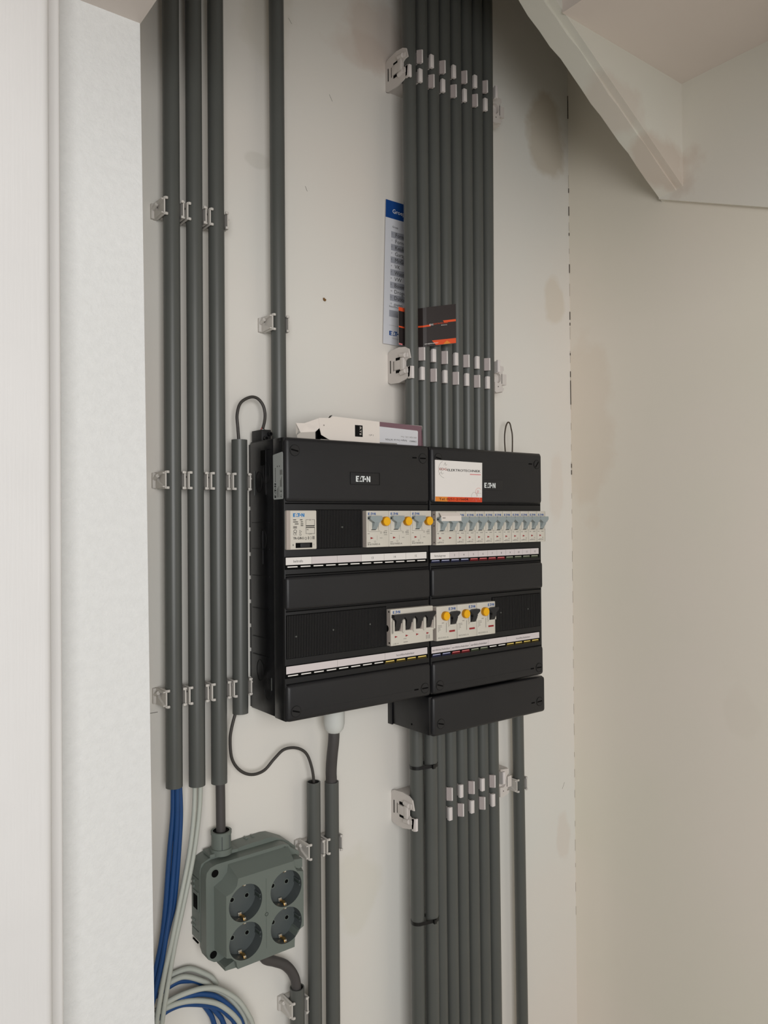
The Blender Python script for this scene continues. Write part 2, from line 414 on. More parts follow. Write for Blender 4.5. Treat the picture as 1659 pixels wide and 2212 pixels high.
clip(462, -518, 'light grey snap clip on the lone conduit right of the lower bundle', wide=True)

# ---------------------------------------------------------------- brackets for the bundles
def bracket(zc, label, xs, dz_first=0, lower=False):
    t = thing('conduit_bracket', (310, 0, zc-24), label, 'bracket', 'white row brackets clamping the conduit bundles')
    m = 'bracket_white'; X0 = 221.5
    b = MB(); b.box(X0+2, 402, -29.5, 0, zc-20, zc+20, m); b.build('rail', t)
    # left end: side cheek with notch, tongue and slots
    b = MB(); z0, z1 = zc-24, zc+24
    pf = [(0, z0+6), (-2, z0+2), (-7, z0), (-26, z0-1), (-40, z0+2), (-49, z0+5), (-51, zc-5), (-45, zc-6), (-40, zc-3.5), (-40, zc+3.5), (-45, zc+6), (-51, zc+6), (-47.5, z1-5), (-40, z1-1), (-26, z1+1), (-7, z1-1), (-2, z1-3), (0, z1-7)]
    b.prism(pf, 'x', X0, X0+1.9, m)
    b.box(X0-2.2, X0+.5, -39, -17, zc-6.5, zc+6.5, m, bev=.8); b.box(X0-2.6, X0, -38.5, -31, zc-8.5, zc+8.5, m, bev=.6)
    for dz in (-11, 11): b.cyl((X0-1.2, -42, zc+dz), (X0-1.2, -32, zc+dz*1.15), 3.4, m, 12); b.box(X0-1.4, X0+.2, -47, -33, zc+dz*1.0-3.2, zc+dz*1.0+3.2, m, bev=.8)
    b.build('end_cheek', t)
    b = MB()
    for (y0, y1, a, c) in ((-29, -19, 6.8, 10.8), (-29, -19, -10.8, -6.8), (-7.6, -6, -9, 9), (-14.6, -13.8, -7, 7)):
        b.box(X0-.25, X0+.4, y0, y1, zc+a, zc+c, 'black_slot')
    b.build('slot_openings', t)
    b = MB(); b.box(X0+1, X0+5.5, -53, -50.2, zc-22, zc-5, 'tab_white', bev=.5); b.box(X0, X0+2, -51, -46, zc-22, zc-5, m); b.build('locking_tab', t)
    # two small tabs in every gap between neighbours; alternately bright and with a wide face painted in shade
    for k in range(7):
        if lower and k < 2: continue
        gx = (xs[k]+xs[k+1])/2
        for up in (1, 0):
            za, zb = (zc+5, zc+23.5) if up else (zc-22.5, zc-4)
            lit = (k+up) % 2 == 0
            b = MB()
            if lit: b.box(gx-3.2, gx+3.2, -52.5, -47.5, za, zb, 'tab_white', bev=.7)
            else:
                b.box(gx+1.4, gx+3.6, -53, -47.5, za, zb, 'tab_white', bev=.5)
                b.prism([(gx-3, -46.5), (gx+1.6, -52.4), (gx+1.6, -47), (gx-1, -46.2)], 'z', za, zb, 'tab_shaded')
            b.box(gx-.8, gx+.8, -48, -29.5, za+1, zb-1, m)
            b.build('locking_tab', t)
    # right end: an empty saddle that sticks out past the last conduit
    xr = xs[7]+21.5
    b = MB()
    b.box(xr-10.5, xr-5.5, -51, -47, zc+5, zc+23.5, 'tab_white', bev=.6); b.box(xr-10.4, xr-8, -48, 0, zc+4, zc+22, m)
    pts = [(xr, zc-21), (xr, zc-6.5), (xr+8, zc-7.5), (xr+12, zc-4), (xr+13, zc), (xr+12, zc+5), (xr+8, zc+8), (xr, zc+6.5), (xr+1, zc+21), (xr+19, zc+19), (xr+19.5, zc+13), (xr+14.5, zc+8.5), (xr+14.5, zc+7), (xr+25, zc+7.5), (xr+25, zc-9), (xr+15, zc-9.5), (xr+15, zc-14), (xr+20, zc-14.5), (xr+17.5, zc-19.5), (xr+3, zc-22.5)]
    b.prism(pts, 'y', -34, -28, m)
    b.box(xr-3, xr+23, -28.5, 0, zc-20, zc+19, m, bev=1.5)
    b.box(xr+14.4, xr+15.4, -34.3, -33.5, zc-8, zc+7, 'ink')
    b.cyl((xr+7, -34.2, zc-13), (xr+7, -33.5, zc-13), .9, 'ink', 10)
    b.build('end_saddle', t)
    b = MB(); b.cyl((xr-1, -31, zc-1), (xr-1, -28, zc-1), 3.4, 'nickel', 14); b.cyl((xr-1, -31.3, zc-1), (xr-1, -30.5, zc-1), 1.5, 'black_slot', 6); b.build('screw', t)
    return t
bracket(536, 'white bracket clamping the eight-conduit bundle near the ceiling', [x+.6 for x in BX])
bracket(119, 'white bracket clamping the eight-conduit bundle just above the cabinets, under the business card', BX)
bracket(-502.5, 'white bracket clamping the conduit bundle below the small black box', [235.6, 256.2]+[277.4+21.4*k for k in range(6)], lower=True)

# ---------------------------------------------------------------- distribution cabinets
def screw(parent, x, z, y, slot=0):
    b = MB(); b.ring((x, z), 6.0, 6.9, y-.25, y+.5, 'ring_line'); b.cyl((x, y-.5, z), (x, y+1, z), 6.0, 'black_plastic', 28)
    o = b.build('screw', parent)
    b = MB(); c, s_ = math.cos(slot), math.sin(slot)
    pts = [(x+c*u-s_*v, z+s_*u+c*v) for u, v in ((-5, -.9), (5, -.9), (5, .9), (-5, .9))]
    b.prism(pts, 'y', y-.65, y, 'black_slot'); b.build('slot', o)
CY = -92.5; FYp = -88.6
MK = {'w': ('mark_white', 'black_slot'), 'b': ('mark_blue', 'shade_blue'), 'r': ('mark_red', 'shade_red'), 'g': ('mark_green', 'shade_green'), 'y': ('mark_yellow', 'shade_yellow')}
def strip(parent, x0, x1, z, cells, texts, codes, zt=None):
    """white label strip with printed cell texts, and the twelve coloured module markers beneath it"""
    y = -89.4
    b = MB(); b.box(x0, x1, y, FYp+.2, z-8.6, z, 'paper_lilac')
    for (a, c, mm_) in cells: b.box(a, c, y-.06, y, z-8.6, z, mm_)
    for a in [c[0] for c in cells][1:]: b.box(a-.15, a+.15, y-.1, y, z-8.5, z-.1, 'ink_light')
    for (s_, cx, w, h) in texts: b.text(s_, cx, z-5.9, y-.15, h, 'ink', w=w, center=True)
    b.box(x0-1, x1+1.8, y+.3, FYp+.1, z-14, z+1, 'black_slot')
    b.build('label_strip', parent)
    n = len(codes); p = (x1-x0)/n
    for k, cde in enumerate(codes):
        a, d = MK[cde]; b = MB()
        b.box(x0+p*k+2.2, x0+p*(k+1)-2.0, y-.2, y+.6, z-11.6, z-10.3, a, bev=.3)  # bright dash painted as the reflection along the marker's top
        b.box(x0+p*k+1.0, x0+p*(k+1)-1.0, y+.1, y+.8, z-14, z-11.4, d)  # darker band: the marker's lower part with its shade painted in
        b.build('module_marker', parent)
def cabinet(x0, label):
    t = thing('distribution_cabinet', (x0+110, 0, -331), label, 'cabinet')
    b = MB(); m = 'black_side'; x1 = x0+220
    b.box(x0+.8, x1-.8, -62, -3, -330, 0, m, bev=1.2)
    b.box(x0, x1, -86, -62.8, -331, 0, 'black_side', bev=1.5)
    # feet against the wall, leaving a row of short slots
    zs = [-331, -294, -258, -228, -198, -168, -139, -108, -82, -58, 0]
    for a, c in zip(zs[:-1], zs[1:]): b.box(x0+.8, x0+3, -3.5, 0, a+2.4, c-2.4, m)
    b.box(x1-3, x1-.8, -3.5, 0, -331, 0, m)
    # knock-outs, ribs and moulding marks on the left side
    for z in (-100, -132, -165, -205, -240, -262): b.box(x0+.3, x0+1, -52, -8, z, z+.8, m)
    for (y0, z) in ((-46, -40), (-26, -50), (-46, -300), (-26, -280), (-36, -120)):
        for r in (8,): b.tube([(x0+.75, y0+r*math.cos(a), z+1.6*r*math.sin(a)) for a in [2*math.pi*j/20 for j in range(21)]], .3, 'ring_line', 6)
    b.box(x0-.2, x0+1, -15.6, -15, -66, -36, 'pvc'); b.box(x0+.2, x0+1, -36, -35.4, -150, -110, 'black_plastic')
    b.box(x0+.2, x0+1, -58, -44, -12, -11.4, m); b.box(x0+.2, x0+1, -44.6, -44, -66, -12, m); b.box(x0+.2, x0+1, -44, -32, -30, -12, 'black_slot')
    b.box(x0-.1, x0+1, -56, -55.2, -285, -300, 'pvc')
    b.box(x0+.8, x1-.8, -60, -6, -.5, .4, m)
    for y in (-80,): b.cyl((x0-.4, y, -3), (x0+1, y, -3), 2.2, 'black_plastic', 12)
    b.build('housing', t)
    b = MB(); b.box(x0, x1, FYp, -84, -331, 0, 'black_panel', bev=1.5, seg=2)
    b.build('front_frame', t)
    for nm, za, zb in (('top_cover', -76, -.2), ('middle_cover', -202, -163), ('bottom_cover', -331.5, -288)):
        b = MB(); b.box(x0+.3, x1-.3, CY, -80, za, zb, 'black_plastic', bev=5.2 if nm != 'middle_cover' else 4, seg=5)
        if nm == 'top_cover': b.box(x0+18, x1-24, CY-.15, CY+.5, -15.6, -15.0, 'black_plastic')
        if nm == 'bottom_cover': b.box(x0+18, x1-24, CY-.15, CY+.5, -320.2, -319.6, 'black_plastic')
        c = b.build(nm, t)
        if nm == 'top_cover':
            screw(c, x0+12.5, -15.5, CY, -.2); screw(c, x1-12.5, -17, CY, .9 if x0 > 100 else 0)
            b = MB(); b.box(x1-30, x1-23, CY-.25, CY+.2, -17.6, -15.8, 'black_slot'); b.build('slot', c)
        if nm == 'bottom_cover':
            screw(c, x0+12, -319.5, CY, -.3); screw(c, x1-12, -319.5, CY, 0)
            b = MB(); b.box(x1-30, x1-23, CY-.25, CY+.2, -320.4, -318.6, 'black_slot'); b.build('slot', c)
    # dark joints under the covers
    b = MB()
    for z in (-78.2, -204.2, -164, -289, -161.5): b.box(x0+1.5, x1-1.5, FYp-.15, FYp+.5, z, z+1.6, 'black_slot')
    b.build('cover_joints', t)
    return t
def ribs(parent, x0, x1, z0, z1, holes):
    b = MB(); b.box(x0, x1, FYp-.3, FYp+.5, z0, z1, 'black_slot')
    x = x0+.6
    while x < x1-.5:
        b.box(x, x+1.25, FYp-1.6, FYp, z0+.8, z1-.8, 'black_panel'); x += 2.21
    for (hx, hz) in holes: b.cyl((hx, FYp-2.1, hz), (hx, FYp-1, hz), 1.1, 'pvc', 10)
    b.build('ribbed_blank', parent)
cabL = cabinet(0, 'left black distribution cabinet with ribbed blank panels and a specification label on its side')
b = MB(); b.box(91.5, 135.5, CY-.5, CY+.5, -53.4, -38.6, 'black_plastic', bev=.4); b.ring((0, 0), 0, 0, 0, 0, 'black_plastic') if False else None
for bx in ((91.2, 136, -38.8, -38.3), (91.2, 136, -53.8, -53.3), (91.0, 91.5, -53.6, -38.4), (135.6, 136.1, -53.6, -38.4)): b.box(bx[0], bx[1], CY-.7, CY, bx[2], bx[3], 'ring_line')
e = b.build('name_plate', cabL); b = MB(); b.logo(99.2, -50.2, 22, 7.2, CY-.62, 'silver_logo'); b.build('lettering', e)
ribs(cabL, 43.5, 110.5, -131.5, -84.5, [(80, -106)])
ribs(cabL, 1.8, 148, -258.5, -207.5, [(14, -233), (66, -230), (121, -228)])
strip(cabL, 1.5, 215.2, -140.6, [(1.5, 36.6, 'paper_white'), (36.6, 73, 'paper_lilac'), (73, 109.2, 'paper_lilac'), (109.2, 144.7, 'paper_white'), (144.7, 180, 'paper_white'), (180, 215.2, 'paper_white')],
      [('beltrafo', 18, 13, 4.2), ('13', 126, None, 4), ('14', 161.5, None, 4), ('15', 196.5, None, 4)], 'w'*12)
strip(cabL, 1.2, 215.2, -267.0, [(1.2, 72.3, 'paper_lilac'), (72.3, 144.8, 'paper_lilac'), (144.8, 215.2, 'paper_lilac')], [('hoofdschakelaar', 178, 30, 3.6)], 'w'*8+'y'*4)
XR = 222.2
cabR = cabinet(XR, 'right black distribution cabinet with the installer sticker and no side label')
b = MB(); b.box(313, 356.5, CY-.5, CY+.5, -57.5, -42, 'black_plastic', bev=.4)
e = b.build('name_plate', cabR); b = MB(); b.logo(319.8, -53.8, 22, 7.2, CY-.62, 'silver_logo'); b.build('lettering', e)
ribs(cabR, 336.5, 438, -259, -209, [(353, -232), (410, -231)])
nx = [222.0, 256.4, 273.8, 291.6, 310.2, 328.6, 347, 365, 383, 400.5, 418, 435.4]
strip(cabR, 222.2, 435.4, -142.0, [(nx[0], nx[1], 'paper_white')]+[(nx[k], nx[k+1], 'paper_lilac') for k in range(1, 11)],
      [('fornuisgroep', 239, 20, 4.2)]+[(str(k+2), (nx[k]+nx[k+1])/2, None, 4) for k in range(1, 11)], 'bbbbrrrrgggg')
strip(cabR, 222.7, 435, -267.6, [(222.7, 257.2, 'paper_lilac'), (257.2, 292.2, 'paper_lilac'), (292.2, 328, 'paper_lilac'), (328, 365, 'paper_lilac'), (365, 435, 'paper_lilac')],
      [('aardlekschakelaar', 240, 32, 3.8), ('aardlekschakelaar', 275, 32, 3.8), ('aardlekschakelaar', 310, 32, 3.8), ('hoofdschakelaar', 400, 30, 3.6)], 'bbrrggwwyyyy')
# specification label on the side of the left cabinet (square code left out)
b = MB(); xs_ = -.25
b.prism([(-87, -71), (-86, -72.2), (-66, -72.6), (-64.6, -71.4), (-64, -20.4), (-65, -19.4), (-85.6, -17.2), (-87, -18.4)], 'x', xs_-.15, xs_+.3, 'label_grey')
fv = lambda y0, z0: (lambda a, c: (xs_-.3, y0-c, z0+a) if False else (xs_-.3, y0-0-c*1.0, z0+a))
b.logo(0, 0, 17, 3.6, 0, 'ink_black', fn=lambda a, c: (xs_-.3, -71.2+c, -70.5+a))
b.text('xEnergy distribution', 0, 0, 0, 1.7, 'ink', fn=lambda a, c: (xs_-.3, -69.0+c, -52+a)) if False else None
for k in range(9): b.box(xs_-.3, xs_, -70.2+.0, -69.2, -52+k*1.9, -52+k*1.9+1.4, 'ink')
for j, yy in enumerate((-73.6, -75.4, -77.6)): b.box(xs_-.3, xs_, yy-.4, yy, -70, -60+j*1.5, 'ink')
for j, yy in enumerate((-81, -82.6, -84.2)): b.box(xs_-.3, xs_, yy-.5, yy, -58, -50+j*2.0, 'ink')
b.text('C E', 0, 0, 0, 5, 'ink_black', w=9, fn=lambda a, c: (xs_-.3, -84.8+c, -70.5+a))
for yy, za, zb in ((-74, -34.5, -33), (-79, -34.5, -33), (-81, -44, -38), (-84.5, -44, -38)): b.box(xs_-.3, xs_, yy-1.2, yy, za, zb, 'ink')
b.build('specification_label', cabL)
# black terminal box under the right cabinet
ad = thing('terminal_box', (XR+110, 0, -386), 'small black box closed with two slotted screws, fixed under the right cabinet', 'junction box')
b = MB(); xa = 217.5
b.box(xa+.5, 443, -88, -3, -385, -334, 'black_side', bev=1.2); b.box(xa-1, xa+1.5, -10, 0, -386, -330, 'black_side', bev=.5)
b.cyl((xa+.2, -52, -377), (xa+1, -52, -377), 1.4, 'black_slot', 10); b.build('housing', ad)
b = MB(); b.box(XR-.6, XR+222, CY, -80, -387, -334.2, 'black_plastic', bev=4.5, seg=5); c = b.build('cover', ad)
screw(c, XR+13, -371, CY, -.25); screw(c, XR+208.5, -370, CY, .05)
b = MB(); b.box(XR+191, XR+198, CY-.25, CY+.2, -371, -369.3, 'black_slot'); b.build('slot', c)

# ---------------------------------------------------------------- bell transformer
YB = -97.0
t = thing('bell_transformer', (21, -90, -131.5), 'beige bell transformer with printed diagram and small black switch at upper left', 'transformer')
b = MB(); b.box(1.2, 42.3, -92.5, -86, -131.5, -85.6, 'body_beige', bev=1.2, seg=3); b.box(1.0, 6.2, -92.7, -90, -131.2, -86, 'body_side', bev=.4); b.build('body', t)
b = MB(); y = -92.75
b.logo(9.8, -93.2, 15.2, 4.2, y, 'blue_bright')
for (x, z, w) in ((9.8, -96.2, 4), (19, -96.2, 3.4), (9.8, -98.6, 6.5), (20, -98.6, 3), (12, -101, 5), (20, -101, 3.4), (20, -103, 3.4)): b.box(x, x+w, y, y+.1, z-.9, z, 'ink')
b.box(9.9, 14.8, y, y+.1, -106.8, -104, 'ink_light')
b.text('C E', 9.8, -114.5, y, 4.2, 'ink_black', w=4.4); b.text('TR-G/8-S', 9.6, -119.5, y, 3.9, 'ink_black', w=14, bold=.15)
b.box(26.9, 39.2, y, y+.1, -104.3, -103.3, 'ink_black'); b.box(26.9, 39.2, y, y+.1, -106.2, -105.3, 'ink_black')
for (xa_, xb_, za, zb) in ((27, 27.3, -103, -96.6), (39, 39.3, -103, -96.6), (27, 31, -96.8, -96.5), (35, 39.3, -96.8, -96.5), (27, 27.3, -113, -106), (39, 39.3, -113, -106), (27, 31, -113.2, -112.9), (35, 39.3, -113.2, -112.9)): b.box(xa_, xb_, y, y+.1, za, zb, 'ink')
b.text('8V', 33, -97.6, y, 2.2, 'ink', center=True); b.text('230V', 33, -114, y, 2.2, 'ink', center=True); b.text('PRI', 28, -109, y, 2, 'ink')
for c_ in ((12.4, -110), (19.4, -110.5)): b.ring(c_, 1.6, 2.1, y, y+.1, 'ink', 12 if c_[0] < 15 else 3)
b.ring((19.5, -114), 1.0, 1.3, y, y+.1, 'ink', 10)
b.ring((26.8, -118.6), 1.3, 1.7, y, y+.1, 'ink', 5); b.box(30, 30.8, y, y+.1, -119.8, -116.4, 'ink'); b.ring((33.6, -118.2), 1.2, 1.6, y, y+.1, 'ink_light', 10); b.box(36, 39, y, y+.1, -119.8, -116, 'ink_light')
b.box(9.2, 10, y, y+.1, -127, -125, 'ink'); b.box(37.8, 38.2, y, y+.1, -127, -125, 'ink_light'); b.build('print', t)
b = MB(); b.box(13, 35.6, -93.0, -91, -129.6, -123.6, 'black_slot', bev=.3); b.box(19, 32, -93.6, -92, -129, -124.3, 'lever_black', bev=.4); b.build('switch', t)

# ---------------------------------------------------------------- breakers
def lever_geo(b, x, z, w, m, stem_dx=0, proj=6.5, h=8.5, stem_h=11, drop=.5):
    """wide bar across the module with chamfered lower corners and a curved stem below"""
    y0 = YB+1.0; y1 = YB-proj
    b.prism([(x+1.2, z), (x+w-.6, z), (x+w, z-1.2), (x+w, z-h*.5), (x+w*.78, z-h), (x+w*.36, z-h), (x, z-h*.5), (x, z-1.5)], 'y', y1, y0, m)
    xa_, xb_ = x+w*.38, x+w*.76
    prof = [(y1+.8, z-h+.6), (y1+1.8, z-h-3), (YB-1.6, z-h-stem_h*.75), (YB-.4, z-h-stem_h), (YB+.6, z-h-stem_h), (y0, z-h+.6)]
    b.prism(prof, 'x', xa_, xb_, m)
    b.prism([(xa_-1.0, z-h-stem_h), (xb_-1.2, z-h-stem_h), (xb_-1.8, z-h-stem_h-.8), (xa_-1.6, z-h-stem_h-.8)], 'y', YB-.5, YB+.5, 'black_slot')
def arrow(b, x, z, y=YB-.12, s=1.0): b.poly([(x, z-1.4*s), (x+4.6*s, z), (x, z+1.4*s)], 'red_mark', y)
ZT, ZB = -86.0, -131.6
def rcbo(x0, label, side):
    t = thing('residual_current_breaker', (x0+17.7, -90, ZB), label, 'circuit breaker', 'three beige breakers with yellow test buttons, upper left row')
    b = MB(); b.box(x0+.1, x0+35.2, YB, -86, ZB, ZT, 'body_beige', bev=.7)
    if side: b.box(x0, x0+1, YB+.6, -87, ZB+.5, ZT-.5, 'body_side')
    b.box(x0+2.4, x0+21, YB-.1, YB+.2, -112.2, -111.8, 'ink_light'); b.box(x0+2, x0+3.4, YB-1.2, YB, -112, -97, 'body_beige', bev=.3); b.box(x0+18, x0+20.6, YB-1.6, YB, -111, -99, 'body_beige', bev=.5)
    b.build('body', t)
    b = MB(); lever_geo(b, x0+1.6, -92.6, 18.6, 'lever_grey', h=8.2, stem_h=8.5); b.cyl((x0+1.3, YB-3, -95.4), (x0+2.4, YB-3, -95.4), 1, 'black_slot', 8); b.build('lever', t)
    b = MB(); b.cyl((x0+28.2, YB-5, -99.4), (x0+28.2, YB, -99.4), 5.8, 'button_edge', 28); b.cyl((x0+28.2, YB-5.6, -99.4), (x0+28.2, YB-4.6, -99.4), 5.2, 'button_yellow', 28); b.build('test_button', t)
    b = MB(); b.logo(x0+2.6, -91.4, 11.6, 3.0, YB-.12, 'blue_logo'); arrow(b, x0+6, -120.2)
    b.text('B16', x0+26.5, -114.6, YB-.12, 3.2, 'ink', w=5); b.text('B16/1N/003-A', x0+1.8, -129, YB-.12, 3.2, 'ink', w=19)
    b.box(x0+16, x0+16.2, YB-.12, YB, -123, -117, 'ink_light'); b.box(x0+1.6, x0+4.6, YB-.12, YB, -115, -114.3, 'ink_light'); b.box(x0+1.6, x0+6, YB-.12, YB, -126, -125.3, 'ink_light')
    b.box(x0+20.5, x0+24.5, YB-.12, YB, -120.6, -120, 'ink_light'); b.ring((x0+22.4, -113.4), 1.0, 1.4, YB-.12, YB, 'ink_light', 10); b.box(x0+28, x0+32, YB-.12, YB, -111.6, -111, 'ink_light'); b.box(x0+27, x0+32, YB-.12, YB, -116.6, -116, 'ink_light')
    b.ring((x0+13, -124.6), .9, 1.2, YB-.12, YB, 'ink_light', 10); b.build('print', t)
for k, lab in enumerate(('beige breaker with yellow button, left of three, above label number 13', 'beige breaker with yellow button above label number 14',
                         'beige breaker with yellow button above label number 15, next to the cabinet joint')): rcbo(111.9+35.4*k, lab, k == 0)
def mcb(x0, w, label, k):
    n = 2 if w > 20 else 1
    t = thing('circuit_breaker', (x0+w/2, -90, ZB), label, 'circuit breaker', 'row of grey-lever breakers in the upper right cabinet' if n == 1 else None)
    b = MB(); b.box(x0+.1, x0+w-.05, YB, -86, ZB-.4, ZT-.6, 'body_beige', bev=.5)
    if n == 2: b.box(x0-.1, x0+.8, YB+.5, -87, ZB+.5, ZT-1, 'body_side'); [b.box(x0-.2, x0+.5, -94, -92, z, z+1.4, 'ink') for z in (-92, -99, -107, -129)]
    for j in range(n):
        xx = x0+18*j; b.box(xx+1.4, xx+2.6, YB-1.2, YB, -113.2, -102, 'body_beige', bev=.3); b.box(xx+14.6, xx+17, YB-1.6, YB, -113, -102, 'body_beige', bev=.5); b.box(xx+.3, xx+17.6, YB-.08, YB, -114.4, -114.1, 'ink_light')
    b.build('body', t)
    for j in range(n):
        xx = x0+18*j; b = MB(); lever_geo(b, xx+(.9 if n == 2 and j == 0 else .2), -94.6, 17.6, 'lever_grey', proj=7, h=8.4, stem_h=9.6)
        if j == 0 and n == 2: b.cyl((xx+.7, YB-3, -97.6), (xx+2, YB-3, -97.6), 1.1, 'black_slot', 8)
        b.build('lever', t)
    b = MB()
    for j in range(n): arrow(b, x0+18*j+5, -122.6)
    if n == 1: b.logo(x0+2.6, -93.4, 11.6, 2.9, YB-.12, 'blue_logo')
    b.text('B16', x0+5, -129.3, YB-.12, 3, 'ink', w=5); b.box(x0+2, x0+4.6, YB-.12, YB, -129.2, -128.3, 'ink_light'); b.box(x0+11, x0+13, YB-.12, YB, -129.2, -128.3, 'ink_light')
    b.box(x0+1.6, x0+5, YB-.12, YB, -117, -116.2, 'ink_light'); b.box(x0+9, x0+14, YB-.12, YB, -117, -116.2, 'ink_light'); b.ring((x0+12.2, -126), .8, 1.1, YB-.12, YB, 'ink_light', 10)
    b.box(x0+w-.2, x0+w, YB-.1, YB+.5, ZB, ZT-1, 'ink_light'); b.build('print', t)
mcb(226, 36, 'double-width beige breaker partly covered by a strip of white tape, above the label fornuisgroep', 0)
MCBL = ['beige single breaker directly right of the tape-covered double one, its wordmark half hidden', 'single breaker with red arrow above the cell printed 4, second after the taped double one',
        'grey-lever breaker over the first red marker, above the cell printed 5', 'grey-lever breaker over the second red marker, above the cell printed 6',
        'grey-lever breaker over the third red marker, above the cell printed 7', 'grey-lever breaker over the last red marker, above the cell printed 8',
        'grey-lever breaker over the first green marker, above the cell printed 9', 'grey-lever breaker over the second green marker, above the cell printed 10',
        'last breaker but one at the right end of the upper row, above cell 11', 'rightmost breaker of the upper row, its lever jutting past the cabinet edge']
for k in range(10):
    lab = MCBL[k]
    mcb(226+36+18*k, 18, lab, k)
b = MB(); yt = YB-7.3
b.prism([(yt+4.5, -88.4), (yt+4.3, -88.4), (yt+.2, -93.2), (yt-.3, -100), (yt+.1, -100), (yt+.6, -93.4)], 'x', 229, 265, 'card_white')
b.box(231.2, 236, yt-.45, yt, -96.4, -95.2, 'ink_light')
tag(b.build('tape_strip'), 'small white strip of tape stuck over the levers of the double breaker', 'tape')
# main switch
t = thing('main_switch', (184, -90, -258), 'four-pole main switch with black levers, lower row of the left cabinet', 'main switch')
b = MB(); X0, X1 = 148.6, 219.2
hole = []
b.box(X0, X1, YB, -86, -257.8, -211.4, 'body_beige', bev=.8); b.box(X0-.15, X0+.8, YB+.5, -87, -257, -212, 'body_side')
b.cyl((X0-.3, -88.5, -236), (X0+.5, -88.5, -236), 4.4, 'black_slot', 20); b.cyl((X0-.35, -93.5, -214.5), (X0+.5, -93.5, -214.5), 1.1, 'black_slot', 10); b.cyl((X0-.35, -94, -254), (X0+.5, -94, -254), 1.2, 'black_slot', 10)
for k in range(4):
    x = X0+1.2+17.4*k
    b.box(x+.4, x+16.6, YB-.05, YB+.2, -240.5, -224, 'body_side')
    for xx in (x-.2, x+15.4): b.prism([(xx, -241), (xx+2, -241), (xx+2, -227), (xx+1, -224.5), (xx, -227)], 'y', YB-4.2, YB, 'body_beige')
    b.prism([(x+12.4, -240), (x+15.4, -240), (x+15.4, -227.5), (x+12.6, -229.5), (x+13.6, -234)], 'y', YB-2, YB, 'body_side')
    b.prism([(x, -242.5), (x+17.4, -242.5), (x+15, -239.6), (x+2, -239.6)], 'y', YB-1.6, YB, 'body_beige')
b.build('body', t)
for k in range(4):
    x = X0+1.2+17.4*k; b = MB()
    b.prism([(x+.2, -218), (x+17.3, -218), (x+17.4, -221.4), (x+12.4, -225.4), (x+12, -229), (x+3.2, -229), (x+3.2, -225.4), (x-.1, -221.8)], 'y', YB-6.2, YB+.5, 'lever_black')
    b.prism([(YB-5.4, -228), (YB-4.4, -232), (YB-1.6, -237.4), (YB-.6, -239), (YB+.5, -239), (YB+.5, -228)], 'x', x+3.4, x+11.6, 'lever_black')
    b.build('lever', t)
b = MB(); b.logo(152, -216.9, 11.8, 3.4, YB-.12, 'blue_logo')
for xx in (155, 172.5, 190, 207.6): arrow(b, xx, -246.6)
b.text('I-40-4', 151.6, -256.4, YB-.12, 3, 'ink_light', w=9); b.box(169, 174, YB-.12, YB, -250.6, -250, 'ink_light'); b.box(169, 176, YB-.12, YB, -255, -254.2, 'ink_light')
for j in range(3): b.box(207+2.6*j, 208+2.6*j, YB-.12, YB, -254, -249, 'ink_light')
b.build('print', t)
# three residual current devices
def rcd(x0, w, label, side):
    t = thing('residual_current_device', (x0+18, -90, -259), label, 'earth leakage switch', 'three wide beige switches with yellow buttons, lower row')
    b = MB(); b.box(x0, x0+w, YB, -86, -259.3, -213.8, 'body_beige', bev=.6)
    if side: b.box(x0-.2, x0+1, YB+.6, -87, -258.5, -214.6, 'body_side')
    lx = x0+21.3
    for (xx, zz, ww) in ((lx-1.4, -239, 1.6), (lx+12.4, -239, 1.5)): b.prism([(xx, zz), (xx+ww, zz), (xx+ww, -227), (xx+ww/2, -225), (xx, -227)], 'y', YB-2.2, YB, 'body_beige')
    b.prism([(lx-1.4, -241.4), (lx+13, -241.4), (lx+11.5, -239), (lx+1, -239)], 'y', YB-1.4, YB, 'body_beige')
    b.build('body', t)
    b = MB(); lx2 = lx-.6
    b.prism([(lx2, -224), (lx2+5, -221.6), (lx2+15.5, -221.4), (lx2+17, -222.8), (lx2+16.4, -225), (lx2+12, -228.4), (lx2+12, -231), (lx2+3.6, -231), (lx2+3.6, -228.4)], 'y', YB-6, YB+.4, 'lever_black')
    b.prism([(YB-6, -230), (YB-5.6, -233), (YB-2.6, -238), (YB-1, -239), (YB+.5, -239), (YB+.5, -230)], 'x', lx2+3.6, lx2+11.4, 'lever_black')
    b.build('lever', t)
    b = MB(); b.cyl((x0+14, YB-4.4, -226.6), (x0+14, YB, -226.6), 6.0, 'button_edge', 28); b.cyl((x0+14, YB-5, -226.6), (x0+14, YB-4, -226.6), 5.4, 'button_yellow', 28); b.build('test_button', t)
    b = MB(); b.logo(x0+21.5, -219.8, 12, 3.6, YB-.12, 'blue_logo'); b.box(x0+22, x0+32.4, YB-.12, YB, -249.2, -246.8, 'red_mark')
    b.text('40/2/003-A', x0+1.8, -256.6, YB-.12, 3.2, 'ink_light', w=19)
    for j in range(5): b.box(x0+2, x0+9-1.3*j+(j % 2)*1.5, YB-.12, YB, -239.4-1.9*j, -238.8-1.9*j, 'ink_light')
    b.box(x0+9, x0+13, YB-.12, YB, -236.4, -235.6, 'ink_light'); b.box(x0+16.6, x0+17.4, YB-.12, YB, -249, -236, 'ink_light'); b.box(x0+w-.3, x0+w, YB-.1, YB, -259, -214.5, 'ink_light')
    b.build('print', t)
